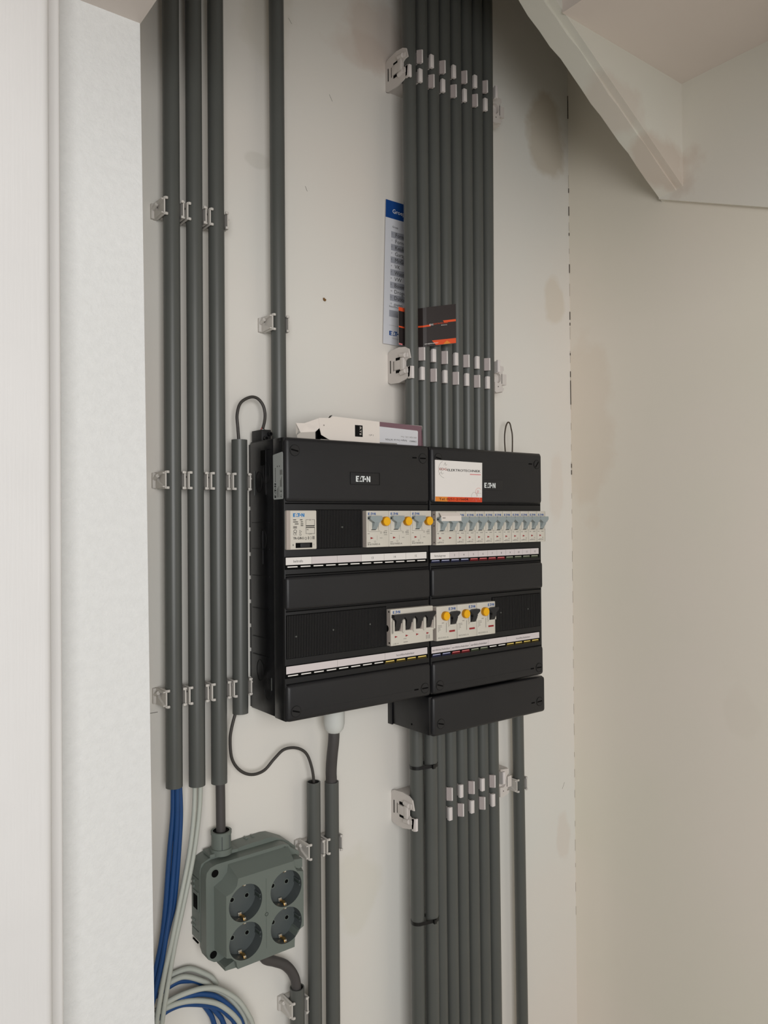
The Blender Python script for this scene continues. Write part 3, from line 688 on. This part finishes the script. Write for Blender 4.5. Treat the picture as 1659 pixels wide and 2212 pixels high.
for k, (xx, lab) in enumerate(((225.6, 'beige earth leakage switch touching the main switch, leftmost of the three'), (262.6, 'middle beige earth leakage switch between two like it'),
                               (299.2, 'rightmost beige earth leakage switch, next to the ribbed blank panel'))): rcd(xx, 36.6 if k < 2 else 35.6, lab, k == 0)

# ---------------------------------------------------------------- installer sticker (its square code is left out)
b = MB(); y = CY-.95
# the code square is blank on purpose; everything else is printed
def SX(u): return 228.4+(u-71)*(315.2-228.4)/(741-71)
def SZ(v): return -18-(v-87)*(73.4-18)/(690-87)
b.prism([(228.4, -18), (315.6, -18.8), (314.6, -74.2), (228.0, -73.4)], 'y', y, CY+.2, 'sticker_white')
b.prism([(228.2, -67), (250, -67.2), (250, -73.7), (228.0, -73.4)], 'y', y-.06, y, 'orange')
b.prism([(250, -67.2), (282, -67.4), (282, -74), (250, -73.7)], 'y', y-.06, y, 'orange_red'); b.prism([(282, -67.4), (314.7, -67.6), (314.6, -74.2), (282, -74)], 'y', y-.06, y, 'red_orange')
b.text('Tel: 0251-215604', 234.6, -71.8, y-.12, 4.4, 'ink', w=53, bold=.2)
b.text('EDG', 235.4, -31.6, y-.12, 4.6, 'orange_red', w=13.6, bold=.25); b.text('ELEKTROTECHNIEK', 249.8, -32.4, y-.12, 4.6, 'ink', w=62, bold=.25)
b.text('Richard Groen', 292, -36.4, y-.12, 2.6, 'red_mark', w=20) if False else [b.box(292+j*2.6, 294+j*2.6, y-.12, y, -36.3, -35.0, 'mark_red') for j in range(8)]
def arc(cx, cz, r, a0, a1, m, wd=.35, n=16, yy=None):
    yy = y-.1 if yy is None else yy
    A = [math.radians(a0+(a1-a0)*j/n) for j in range(n+1)]
    for p, q in zip(A[:-1], A[1:]): b.poly([(cx+r*math.cos(p), cz+r*math.sin(p)), (cx+(r+wd)*math.cos(p), cz+(r+wd)*math.sin(p)), (cx+(r+wd)*math.cos(q), cz+(r+wd)*math.sin(q)), (cx+r*math.cos(q), cz+r*math.sin(q))], m, yy)
arc(245.5, -30.5, 11.2, 110, 262, 'ink_light'); 
for pts in ([(243.5, -25), (246, -21), (247, -25), (249.6, -23)], [(234.5, -37.6), (239, -33.4), (240, -37), (243.4, -35)]):
    for p, q in zip(pts[:-1], pts[1:]): b.poly([(p[0], p[1]), (p[0]+.5, p[1]), (q[0]+.5, q[1]), (q[0], q[1])], 'ink_light', y-.1)
arc(308, -60, 5.6, 40, 260, 'orange_red', .3); arc(300, -66, 5.4, 20, 200, 'ink_light', .3); arc(310, -67, 5.6, 60, 180, 'ink_light', .3); arc(305, -68, 4.6, -30, 160, 'mark_white', .3, yy=y-.14)
for pts in ([(303.5, -63), (307, -57), (306, -62), (309, -58)], [(296, -72), (301, -67), (303, -73.4), (306, -68)]):
    for p, q in zip(pts[:-1], pts[1:]): b.poly([(p[0], p[1]), (p[0]+.4, p[1]), (q[0]+.4, q[1]), (q[0], q[1])], 'mark_red', y-.13)
tag(b.build('sticker'), 'white installer sticker with orange phone number bar on the right cabinet', 'sticker')

# ---------------------------------------------------------------- cardboard box on top of the cabinet
t = thing('cardboard_box', (135, -60, .4), 'torn open white and purple cardboard box lying on top of the left cabinet', 'box')
yf = -79; m = 'card_white'
b = MB(); B0 = 1.0
b.prism([(54.8, 27), (71, 28), (74.9, 30.4), (147, 28.6), (147, B0), (70.3, B0), (58.2, 6.5), (55.9, 14.7)], 'y', yf, yf+.8, m)
b.prism([(147, 28.6), (217.8, 27.6), (219.4, B0), (147, B0)], 'y', yf, yf+.8, 'card_purple')
b.prism([(yf, 28), (yf+.8, 27.2), (-36, 27.2), (-36, B0+.8), (yf+.8, B0+.8), (yf, B0), (-35, B0), (-35, 28)], 'x', 75, 218, m)
b.box(75, 218, -36, -35, B0, 28, m); b.box(217.4, 218.2, yf, -35, B0, 27.4, m)
b.box(58, 75, yf+1, -36, B0, B0+.6, 'card_fold'); b.build('carton', t)
b = MB()
b.poly([(24.2, yf+3, 19), (38, yf+6, 20), (55, yf+.4, 26.6), (55.9, yf+.4, 14.7), (51.6, yf+3, 10), (50, yf+10, 8.8), (30, yf+2, 8)], 'card_white'); b.poly([(26, yf+3.4, 4.6), (30, yf+2, 8), (50, yf+10, 8.8), (51.6, yf+3, 10), (51.6, yf+3, B0), (26, yf+3.4, B0)], 'card_fold')
b.poly([(24.2, yf+3.5, 19), (24.6, yf+3.5, 5), (38, yf+6.4, 20)], 'card_fold'); b.poly([(71.2, yf+.2, 28.4), (74.9, yf+.2, 32), (76, yf+8, 32), (73, yf+8, 28.4)], 'ink')
b.poly([(52, yf+12, B0), (60, yf+12, B0), (60, yf+12, 14), (54, yf+12, 14)], 'black_slot')
b.build('end_flap', t)
b = MB(); y = yf-.12
b.prism([(147, 22.6), (209.8, 21), (210.9, 19.6), (210.6, B0+.4), (209, B0), (147, B0+.2)], 'y', y, yf, 'card_label')
def flip(cx, cz): return lambda a, c: (cx-a, y-.1, cz-c)
b.text('SIMU KBA1 L/R2 - Pure', 0, 0, 0, 2.8, 'ink_light', w=27, fn=flip(208.6, 12.4)); b.text('CM808023', 0, 0, 0, 3.2, 'ink', w=12, fn=flip(208.4, 7.4)); b.text('Skylights One Ltd  36774296', 0, 0, 0, 3.2, 'ink', w=36, fn=flip(192, 7.6))
b.box(147, 175, y-.1, yf, B0, B0+1.4, 'ink_light'); b.build('shipping_label', t)
b = MB(); y = yf-.1
b.box(108.2, 120, y, yf, 7.4, 22, 'ink_black'); b.text('RTS', 0, 0, 0, 4.6, 'card_white', w=11, fn=lambda a, c: (115.4+c*.85, y-.08, 20.6-a))
for r in (2, 3.4, 4.8): b.ring((110, 14.6), r, r+.35, y-.06, y, 'ink', 16) if r < 2 else None
b.text('1 of 1', 0, 0, 0, 3, 'ink', w=7.5, fn=lambda a, c: (137.6-a, y, 11.6-c)); b.ring((62, 18.4), .5, .9, y, yf, 'ink', 8); b.build('print', t)

# ---------------------------------------------------------------- group list sheet and business card
b = MB()
def tilt(x, z): return (x+(z-359)*.034, z)
def quad(x0, x1, z0, z1, y, m): b.prism([tilt(x0, z0), tilt(x1, z0-.0), tilt(x1, z1), tilt(x0, z1)], 'y', y, y+.25, m)
quad(218.4, 320, 152.5, 359.5, -3, 'sheet_paper'); quad(218.5, 320, 334, 359.4, -3.1, 'sheet_blue')
tx = lambda s_, x, z, h, m, w=None: b.text(s_, x, z, -3.3, h, m, w=w)
tx('Groepenverklaring', 229.8, 342, 8.6, 'mark_white'); tx('Groep', 229.4, 321, 4, 'ink')
words = ['Fornuis', 'Fornuis', 'Keuken', 'Garage', 'MnG', 'VK', 'Wasm', 'VW', 'Boven', 'Droger', 'Dubbel', 'oven']
for k, w_ in enumerate(words):
    z = 308-9.1*k; xo = 227.6-.33*k
    if k % 2 == 0: b.prism([(xo, z-1.5), (300, z-1.5), (300, z+7.6), (xo, z+7.6)], 'y', -3.12, -2.9, 'sheet_grey')
    b.text(str(k+1), xo+.6, z+2.6, -3.3, 3, 'ink'); b.text(w_, xo+7, z+.6, -3.3, 8, 'ink', rot=-.03)
tx('Installateur', 222.6, 206, 4, 'ink'); quad(228.2, 300, 192.5, 202, -3.1, 'sheet_grey'); quad(228.5, 300, 180, 180.3, -3.1, 'ink_light')
b.logo(222.4, 165.6, 24, 6.4, -3.3, 'sheet_blue'); tx('Powering Business Worldwide', 228, 161, 2.4, 'ink_light')
tag(b.build('group_list'), 'printed circuit list with blue heading and handwriting, tucked behind the conduits', 'paper sheet')
b = MB(); path = [(220.2, -27.5), (232, -28.6), (240.5, -31.5), (243.6, -40), (246.8, -48.5), (251, -51.4), (293.5, -65.5)]
L = [0]
for p, q in zip(path[:-1], path[1:]): L.append(L[-1]+math.hypot(q[0]-p[0], q[1]-p[1]))
def onpath(s_):
    for k in range(len(path)-1):
        if s_ <= L[k+1]+1e-6: f = (s_-L[k])/(L[k+1]-L[k]); return (path[k][0]+f*(path[k+1][0]-path[k][0]), path[k][1]+f*(path[k+1][1]-path[k][1]))
    return path[-1]
def cz(s_, v):  # v 0..1 bottom to top
    f = s_/L[-1]; g = max(0, (s_-L[4])/(L[-1]-L[4])); h_ = min(1, s_/L[4])
    lo = 147.5-4*h_+8*g; hi = 200-2*h_+9.5*g; return lo+v*(hi-lo)
def cp(s_, v, e): p = onpath(s_); return (p[0]-.25*e, p[1]-e, cz(s_, v))
def cquad(s0, s1, v0, v1, m, e, sk=0):
    n = max(1, int((s1-s0)/3)) if s0 < L[5] else 1
    ks = sorted(set([s0, s1]+[l for l in L if s0 < l < s1]))
    for a, c in zip(ks[:-1], ks[1:]):
        b.add([cp(a, v0, e), cp(c, v0, e), cp(c, v1, e), cp(a, v1, e)], [(0, 1, 2, 3)], m)
cquad(0, L[-1], 0, 1, 'biz_dark', .4); cquad(0, L[-1], 0, 1, 'sticker_white', 0)
for a, c in ((0, 0), (L[-1], L[-1])): b.add([cp(a, 0, 0), cp(a, 0, .4), cp(a, 1, .4), cp(a, 1, 0)], [(0, 1, 2, 3)], 'sticker_white')
Lx = L[-1]; e = .55
cquad(0, 11, .9, 1, 'orange_red', e); cquad(0, 14, .46, .5, 'orange_red', e); cquad(0, 6, 0, .04, 'mark_red', e); cquad(L[3]-2, L[4]+11, .5, .545, 'orange_red', e)
b.add([cp(Lx-18, .56, e), cp(Lx-.1, .56, e), cp(Lx-.1, .615, e), cp(Lx-20, .615, e)], [(0, 1, 2, 3)], 'orange_red')
b.add([cp(Lx-31, .01, e), cp(Lx-.1, .01, e), cp(Lx-.1, .135, e), cp(Lx-37, .135, e)], [(0, 1, 2, 3)], 'orange_red')
b.add([cp(Lx-20, .01, e+.05), cp(Lx-8, .01, e+.05), cp(Lx-14, .1, e+.05)], [(0, 1, 2)], 'orange')
def ctext(s_, s0, v0, h, m, w):
    vs, fs, wd = text_geo(s_); k = w/wd; b.add([cp(s0+a*k, v0+c*h/56, e+.1) for a, c in vs], fs, m)
s0 = L[5]
ctext('EDG', s0+4, .52, 3.4, 'mark_white', 6); ctext('ELEKTROTECHNIEK', s0+10.5, .535, 2.6, 'orange_red', 22); ctext('www.edgelektrotechniek.nl', s0-3, .05, 2.4, 'mark_white', 20); ctext('Elektra', s0+22, .49, 1.6, 'mark_white', 9)
tag(b.build('business_card'), 'dark business card with orange stripes wedged between the upper conduits', 'business card')

# ---------------------------------------------------------------- small wiring
def cable(name, pts, r, m, label, cat, group=None, sub=6, n=12):
    b = MB(); b.tube(smooth_path(pts, sub), r, m, n); return tag(b.build(name), label, cat, group)
t = thing('terminal_connector', (8, -20, 0), 'small black wire connector on the top left corner of the left cabinet', 'connector')
b = MB(); b.box(1, 14, -34, -8, .5, 14, 'black_panel', bev=.6); b.build('body', t)
for (x, z) in ((5, 3), (10.8, 8.6)):
    b = MB(); b.cyl((x, -39, z), (x, -33, z), 2.6, 'black_side', 14, inner=1.7, mi='black_slot'); b.build('screw_port', t)
cable('signal_wire', [(-22, -20, -60), (-22.4, -20, -10), (-23.4, -19, 15.3), (-24, -18.5, 32), (-18.8, -18, 46.7), (-6.2, -18, 54.6), (4, -18, 54), (11.4, -18.5, 46), (13.8, -19, 35), (12.6, -19.5, 25), (10, -20, 17)], 1.9, 'cable_black', 'thin black wire looping from the short conduit to the black connector', 'wire')
b = MB(); b.tube(smooth_path([(10, -20, 18.5), (8, -20.5, 16.6), (6, -21, 13.6)]), .55, 'wire_red', 8); b.tube(smooth_path([(10.4, -20, 18.5), (12, -20, 16.4), (12.4, -20.5, 13.6)]), .55, 'tie_black', 8)
tag(b.build('wire_ends'), 'red and black bare wire ends entering the black connector', 'wire')
cable('sagging_wire', [(-22.4, -20, -300), (-28, -20, -324), (-33.8, -19, -345.1), (-35.7, -18, -361.5), (-32.8, -17, -384.2), (-21.9, -16, -400.3), (-6.4, -16, -408.6), (10.8, -16, -407), (25.2, -16, -395.5), (39.2, -16, -386.5), (56, -17, -387.3), (69.7, -18, -395.8), (76.6, -19.5, -411.6), (80.5, -20, -434), (80.5, -20, -470)], 1.9, 'cable_black', 'thin black wire sagging from the short conduit to the open-topped conduit', 'wire')
cable('brown_wire', [(440, -20, -8), (439.3, -18, 27), (441.6, -18, 45.4), (446.4, -18, 54.6), (451.2, -18, 54), (454.2, -18, 46), (457, -18, 31.7), (453.7, -20, -8)], 1.1, 'cable_brown', 'thin brown wire loop sticking up behind the right cabinet', 'wire')
t = thing('cable_gland', (106, -30, -373), 'pale grey cable gland under the left cabinet', 'cable gland')
b = MB(); hx = [(106+14.6*math.cos(math.radians(60*k+10)), -30+14.6*math.sin(math.radians(60*k+10))) for k in range(6)]; b.prism(hx, 'z', -341, -331, 'gland_white'); b.build('lock_nut', t)
b = MB(); b.tube([(106, -30, -341), (106, -30, -362), (106, -30, -369), (106, -30, -373)], [13.8, 13.6, 12, 8.6], 'gland_white', 12); b.build('dome_nut', t)
for k in range(6):
    a = math.radians(60*k+35)
cable('main_cable', [(106, -30, -366), (105.6, -29, -385), (105, -26, -405), (106, -22, -425), (107.6, -20, -441), (107.8, -20, -480)], 7.3, 'cable_thick', 'thick dark cable between the white gland and the conduit below it', 'cable', n=20)
cable('socket_cable', [(-50.3, -20, -380), (-49.6, -20, -420), (-49.4, -20, -455), (-49, -20, -486)], 5.6, 'cable_thick', 'dark cable dropping from the third conduit into the socket block', 'cable', n=18)
cable('curved_cable', [(-2, -26, -606), (2, -24, -622), (8, -21, -636), (22, -19, -645), (37, -19, -655), (48, -19.5, -670), (52.5, -20, -688), (53.5, -20, -730)], 6.2, 'cable_thick', 'dark curved cable from the underside of the socket block to the bottom conduit', 'cable', n=18)
# cable ties
def tie(z, label):
    b = MB(); pts = []
    for (cx, cy, a0, a1) in ((235.8, -40, 110, 250), (256.4, -46, 250, 430)):
        pts += [(cx+10*math.cos(math.radians(a)), cy+10*math.sin(math.radians(a)), z+.04*(cx-235)) for a in [a0+(a1-a0)*j/12 for j in range(13)]]
    pts.append(pts[0])
    for p, q in zip(pts[:-1], pts[1:]):
        b.add([(p[0], p[1], p[2]-2.4), (q[0], q[1], q[2]-2.4), (q[0], q[1], q[2]+2.4), (p[0], p[1], p[2]+2.4)], [(0, 1, 2, 3)], 'tie_black')
    cx, cy = 235.8, -40
    b.box(251, 255.5, -58, -54.8, z-2.6, z+3.2, 'tie_black', bev=.5)
    b.box(266.5, 269, -44, -38, z+3, z+14, 'tie_black', bev=.6)
    return tag(b.build('cable_tie'), label, 'cable tie', 'black cable ties on the lower bundle')
tie(-441, 'black cable tie round the two front conduits just under the small box')
tie(-655, 'black cable tie round the two front conduits near the bottom of the picture')
# network cables
for pts, m, lab in (
  ([(-107, -20, -370), (-107, -18, -397), (-107.8, -18, -433), (-111.9, -18, -474), (-116.6, -18, -531), (-121.1, -18, -568), (-128.9, -18, -603), (-136.5, -18, -633), (-152, -18, -680)], 'net_blue', 'left one of the three straight blue network cables under the leftmost conduit'),
  ([(-103.2, -23, -370), (-103.6, -22, -398), (-103.8, -21, -434), (-106.4, -20, -476), (-111.7, -20, -532), (-117.3, -22, -562), (-124, -23, -596), (-134.9, -23, -636), (-148, -23, -684)], 'net_blue', 'middle one of the three straight blue network cables under the leftmost conduit'),
  ([(-99.6, -18, -370), (-99.3, -18, -399), (-98.4, -18, -435), (-100.9, -18, -477), (-105.7, -16, -534), (-111.3, -15, -558), (-120.2, -14, -592), (-132.2, -13, -634), (-146, -12, -684)], 'net_blue', 'right one of the three straight blue network cables under the leftmost conduit')):
    cable('network_cable', pts, 2.9, m, lab, 'cable', 'blue network cables hanging from the leftmost conduit')
for pts, m, lab in (
  ([(-80.7, -20, -370), (-80.7, -18, -405.6), (-83.2, -20, -439), (-89.7, -22, -480), (-103.4, -25, -534.6), (-113, -27, -570.6), (-122.4, -28, -605), (-131, -28, -650), (-135, -28, -690), (-137, -28, -740)], 'net_white', 'left one of the two white network cables under the second conduit'),
  ([(-73.9, -20, -370), (-73.9, -18, -407), (-76.4, -19, -440.5), (-84.7, -21, -487), (-97.9, -24, -536), (-108.1, -26, -572), (-116.4, -28, -607), (-124.6, -28, -652), (-129, -28, -690), (-131, -28, -740)], 'net_white', 'right one of the two white network cables under the second conduit')):
    cable('network_cable', pts, 2.7, m, lab, 'cable', 'white network cables hanging from the second conduit')
coil = [
 ('net_white', -8, [(-122,-622.8),(-114.2,-621.1),(-104.6,-620.1),(-90.1,-619.9),(-80.3,-623.1),(-67,-632.6),(-56.9,-641.4),(-50,-652)], 'topmost white loop of the cable coil, lying against the wall'),
 ('net_white', -14, [(-125.2,-629.1),(-117.3,-626.8),(-107.8,-624.2),(-96.6,-623.7),(-86.9,-627.3),(-75.4,-634.6),(-65.4,-642.2),(-58,-652)], 'second white loop from the top of the cable coil'),
 ('net_blue', -9, [(-127.5,-638),(-119.7,-635.7),(-110.3,-632.4),(-98.3,-630.8),(-86.9,-633.8),(-77.1,-637.9),(-66,-648)], 'uppermost blue loop of the cable coil'),
 ('net_white', -22, [(-129.9,-645.6),(-121.3,-641.8),(-106.3,-639.2),(-90.2,-639.2),(-73.8,-641.4),(-56.9,-647.6),(-39.8,-661.2),(-26.7,-675.7),(-15.2,-696.2),(-9.9,-710.3),(-6,-740)], 'outer white loop of the cable coil, reaching furthest right'),
 ('net_white', -16, [(-96,-645),(-82.1,-644.5),(-65.4,-648.2),(-52.7,-654.7),(-39.8,-665.9),(-26.8,-683.7),(-18,-700.8),(-12,-730)], 'white loop just inside the outer white one of the coil'),
 ('net_blue', -20, [(-110,-648),(-96.7,-644.4),(-82.1,-646.1),(-69.6,-650.7),(-57,-657.9),(-44.2,-670.6),(-31.2,-687.6),(-22.5,-705.2),(-16,-735)], 'blue loop between the outer and inner white loops of the coil'),
 ('net_white', -23, [(-133,-647.9),(-122.9,-646.5),(-106.4,-646.1),(-90.3,-649.1),(-73.8,-655.4),(-57.1,-664.9),(-44.2,-676.9),(-33,-690.9),(-26.9,-703.5),(-20,-735)], 'inner white loop of the cable coil, above the thick blue one'),
 ('net_blue', -18, [(-133.1,-660.5),(-126.1,-657.3),(-114.3,-652.9),(-98.4,-652.9),(-82.1,-658.4),(-65.5,-666.4),(-50.3,-676.2),(-40,-688.1),(-31.3,-701.7),(-22,-735)], 'innermost blue loop of the cable coil, its lower edge'),
 ('net_blue', -11, [(-76,-661),(-69.7,-666.5),(-61.4,-679.7),(-56.4,-691.7),(-46,-730)], 'left blue strand dropping from the underside of the coil'),
 ('net_blue', -14, [(-70,-664),(-61.3,-670.6),(-50.3,-685.7),(-45.2,-696.1),(-34,-730)], 'right blue strand dropping from the underside of the coil')]
for m, y, p, lab in coil:
    cable('coiled_cable', [(a, y, c) for a, c in p], 3.0, m, lab, 'cable', 'loops of the network cable coil')

# ---------------------------------------------------------------- socket block
t = thing('socket_block', (-12, 0, -625), 'dark grey surface-mounted block of four earthed wall sockets', 'socket outlet')
G = 'socket_grey'
b = MB()
base = [(-78, -503), (-76, -496), (-66, -492), (-20, -489), (12, -488), (20, -489), (40, -499), (50, -508), (50, -596), (46, -602), (-60, -602), (-78, -586)]
b.prism(base, 'y', -24, -1, G)
mid = [(-77.5, -508), (-76.5, -501), (-72, -496), (-64, -494), (24, -493.5), (31, -496), (35, -501), (46, -508), (46, -596), (42, -605), (34, -609), (-58, -607), (-68, -605), (-75, -600), (-77.5, -592)]
b.prism(mid, 'y', -40, -22, G)
for (lx, lz) in ((-66.5, -503.8), (25.5, -501.5), (-69, -596), (36, -600)):
    b.ring((lx, lz), 4.4, 5.0, -40.4, -39.8, G, 24); b.cyl((lx, -40.2, lz), (lx, -39.5, lz), 4.4, 'black_slot', 24)
for z in (-520, -526, -566, -572): b.cyl((-78, -2, z), (-78, -9, z), 1.6, G, 8)
for x in (-10, -1): b.cyl((x, -3, -488.6), (x, -9, -488.6), 1.6, G, 8)
b.box(-79, -76, -20, -6, -552, -530, G); b.box(-79.3, -77, -19, -8, -550, -534, 'black_slot'); b.box(-78.5, -77, -18, -4, -590, -588.6, 'black_slot')
for z in (-515, -576): b.box(-78.3, -77, -20, -3, z, z+.8, 'socket_dark')
b.build('base', t)
b = MB(); yf0, yf1 = -60, -34
fo = [(-47, -508), (27, -508), (27.5, -515), (31, -521), (40, -524), (40, -590), (32, -593), (27.5, -600), (27, -611), (-48, -611), (-50, -602), (-56, -596), (-62, -594), (-62, -524), (-54, -522), (-48.5, -516)]
hs = [(-37.6, -538.6), (16, -537.8), (-37.6, -582.4), (16, -581.6)]; RC = 21.2
b.holed(fo, [circ(cx, c_, RC, 48) for cx, c_ in hs], yf0, yf0+17, G, 'socket_cup')
bk = [(-50, -497), (30, -497), (31.5, -507), (35, -514), (44, -518), (44, -597), (35, -599), (31, -606), (30, -609), (-52, -609), (-55, -601), (-60, -594), (-68, -590), (-68, -518), (-58, -513), (-51.5, -506)]
n_ = len(fo); b._w(b.add([(p[0], yf0+.02, p[1]) for p in fo]+[(p[0], -39, p[1]) for p in bk], [], G)[0], [(k, (k+1) % n_, n_+(k+1) % n_, n_+k) for k in range(n_)], G)
b.box(-11.2, -11, yf0-.1, yf0+.1, -600, -518, 'socket_dark'); b.ring((-10.6, -560), 1.6, 2.3, yf0-.2, yf0+.2, 'socket_dark', 14)
b.prism([(26, -508), (41, -510), (41, -520), (36, -521), (30, -518)], 'y', -56, -34, G); b.prism([(-50, -602), (-62, -606), (-62, -610), (-48, -611)], 'y', -56, -34, G)
b.build('front_plate', t)
for (cx, c_) in hs:
    b = MB(); yc = -43.5
    b.prism(circ(cx, c_, RC+.2, 40), 'y', yc, yc+3, 'socket_cup')
    for sx in (-1, 1):
        b.box(cx+sx*RC-1.6, cx+sx*RC+1.6, yf0+3, yc, c_-3.4, c_-1.6, 'socket_cup'); b.box(cx+sx*RC-1.6, cx+sx*RC+1.6, yf0+3, yc, c_+1.6, c_+3.4, 'socket_cup')
        b.box(cx+sx*(RC-.6)-.6, cx+sx*(RC-.6)+.6, yf0+5, yc, c_-1.5, c_+1.5, 'socket_dark')
    s_ = b.build('socket_cup', t)
    for sx in (-1, 1):
        b = MB(); b.ring((cx+sx*9.5, c_), 2.4, 3.2, yc-.5, yc+.3, 'socket_grey', 18); b.cyl((cx+sx*9.5, yc-.15, c_), (cx+sx*9.5, yc+.5, c_), 2.4, 'black_slot', 16); b.build('pin_hole', s_)
    for sz in (-1, 1):
        b = MB(); z = c_+sz*(RC-1.8)
        b.prism([(yf0+2.5, z+sz*2.2), (yf0+3.5, z-sz*1.2), (yf0+7, z-sz*2), (yc, z-sz*.4), (yc, z+sz*.8), (yf0+6, z+sz*.2)], 'x', cx-1.6, cx+1.6, 'brass')
        b.cyl((cx-1.2, yf0+3.4, z), (cx+1.2, yf0+3.4, z), 1.3, 'nickel', 12)
        if sz < 0: b.box(cx-2.4, cx+2.4, yf0+2.2, yc, z-2.4, z-1.9, 'black_slot'); b.box(cx-3, cx+1.5, yc-3.4, yc-1.2, z-.8, z+3.2, 'nickel', bev=.4)
        b.build('earth_contact', s_)
# cable entry on top
b = MB(); b.prism([(-66, -6), (-66, -26), (-32, -30), (-32, -6)], 'z', -491, -487.5, G)
b.tube([(-49, -20, -491), (-49, -20, -484)], 13.2, G, 28); b.tube([(-49, -20, -486), (-49, -20, -465)], 11.6, G, 28, inner=9.6, mi='black_slot')
b.tube([(-49, -20, -468.2), (-49, -20, -464.6)], 12.3, G, 28, inner=9.6, mi='black_slot')
for a in (250, 300): b.box(-49+11.4*math.cos(math.radians(a))-.5, -49+11.4*math.cos(math.radians(a))+.5, -20+11.4*math.sin(math.radians(a))-.6, -20+11.4*math.sin(math.radians(a))+.6, -487, -468, 'socket_cup')
b.build('cable_entry', t)

# ---------------------------------------------------------------- small things in the wall
b = MB(); b.cyl((114.6, -3, 198), (114.6, 1, 199), 1.6, 'wood_plug', 8); b.cyl((113.6, -1.4, 200), (114.4, 1, 200), 1.4, 'wood_plug', 8)
tag(b.build('wall_plug'), 'small brown plug in a hole in the bare wall left of the circuit list', 'wall plug')
b = MB(); b.cyl((42, -3, -641), (42, 1, -641), 1.4, 'wood_plug', 8)
tag(b.build('nail'), 'tiny brown nail in the wall above the curved cable', 'nail')

for o in bpy.data.objects:
    if '_o' in o: del o['_o']
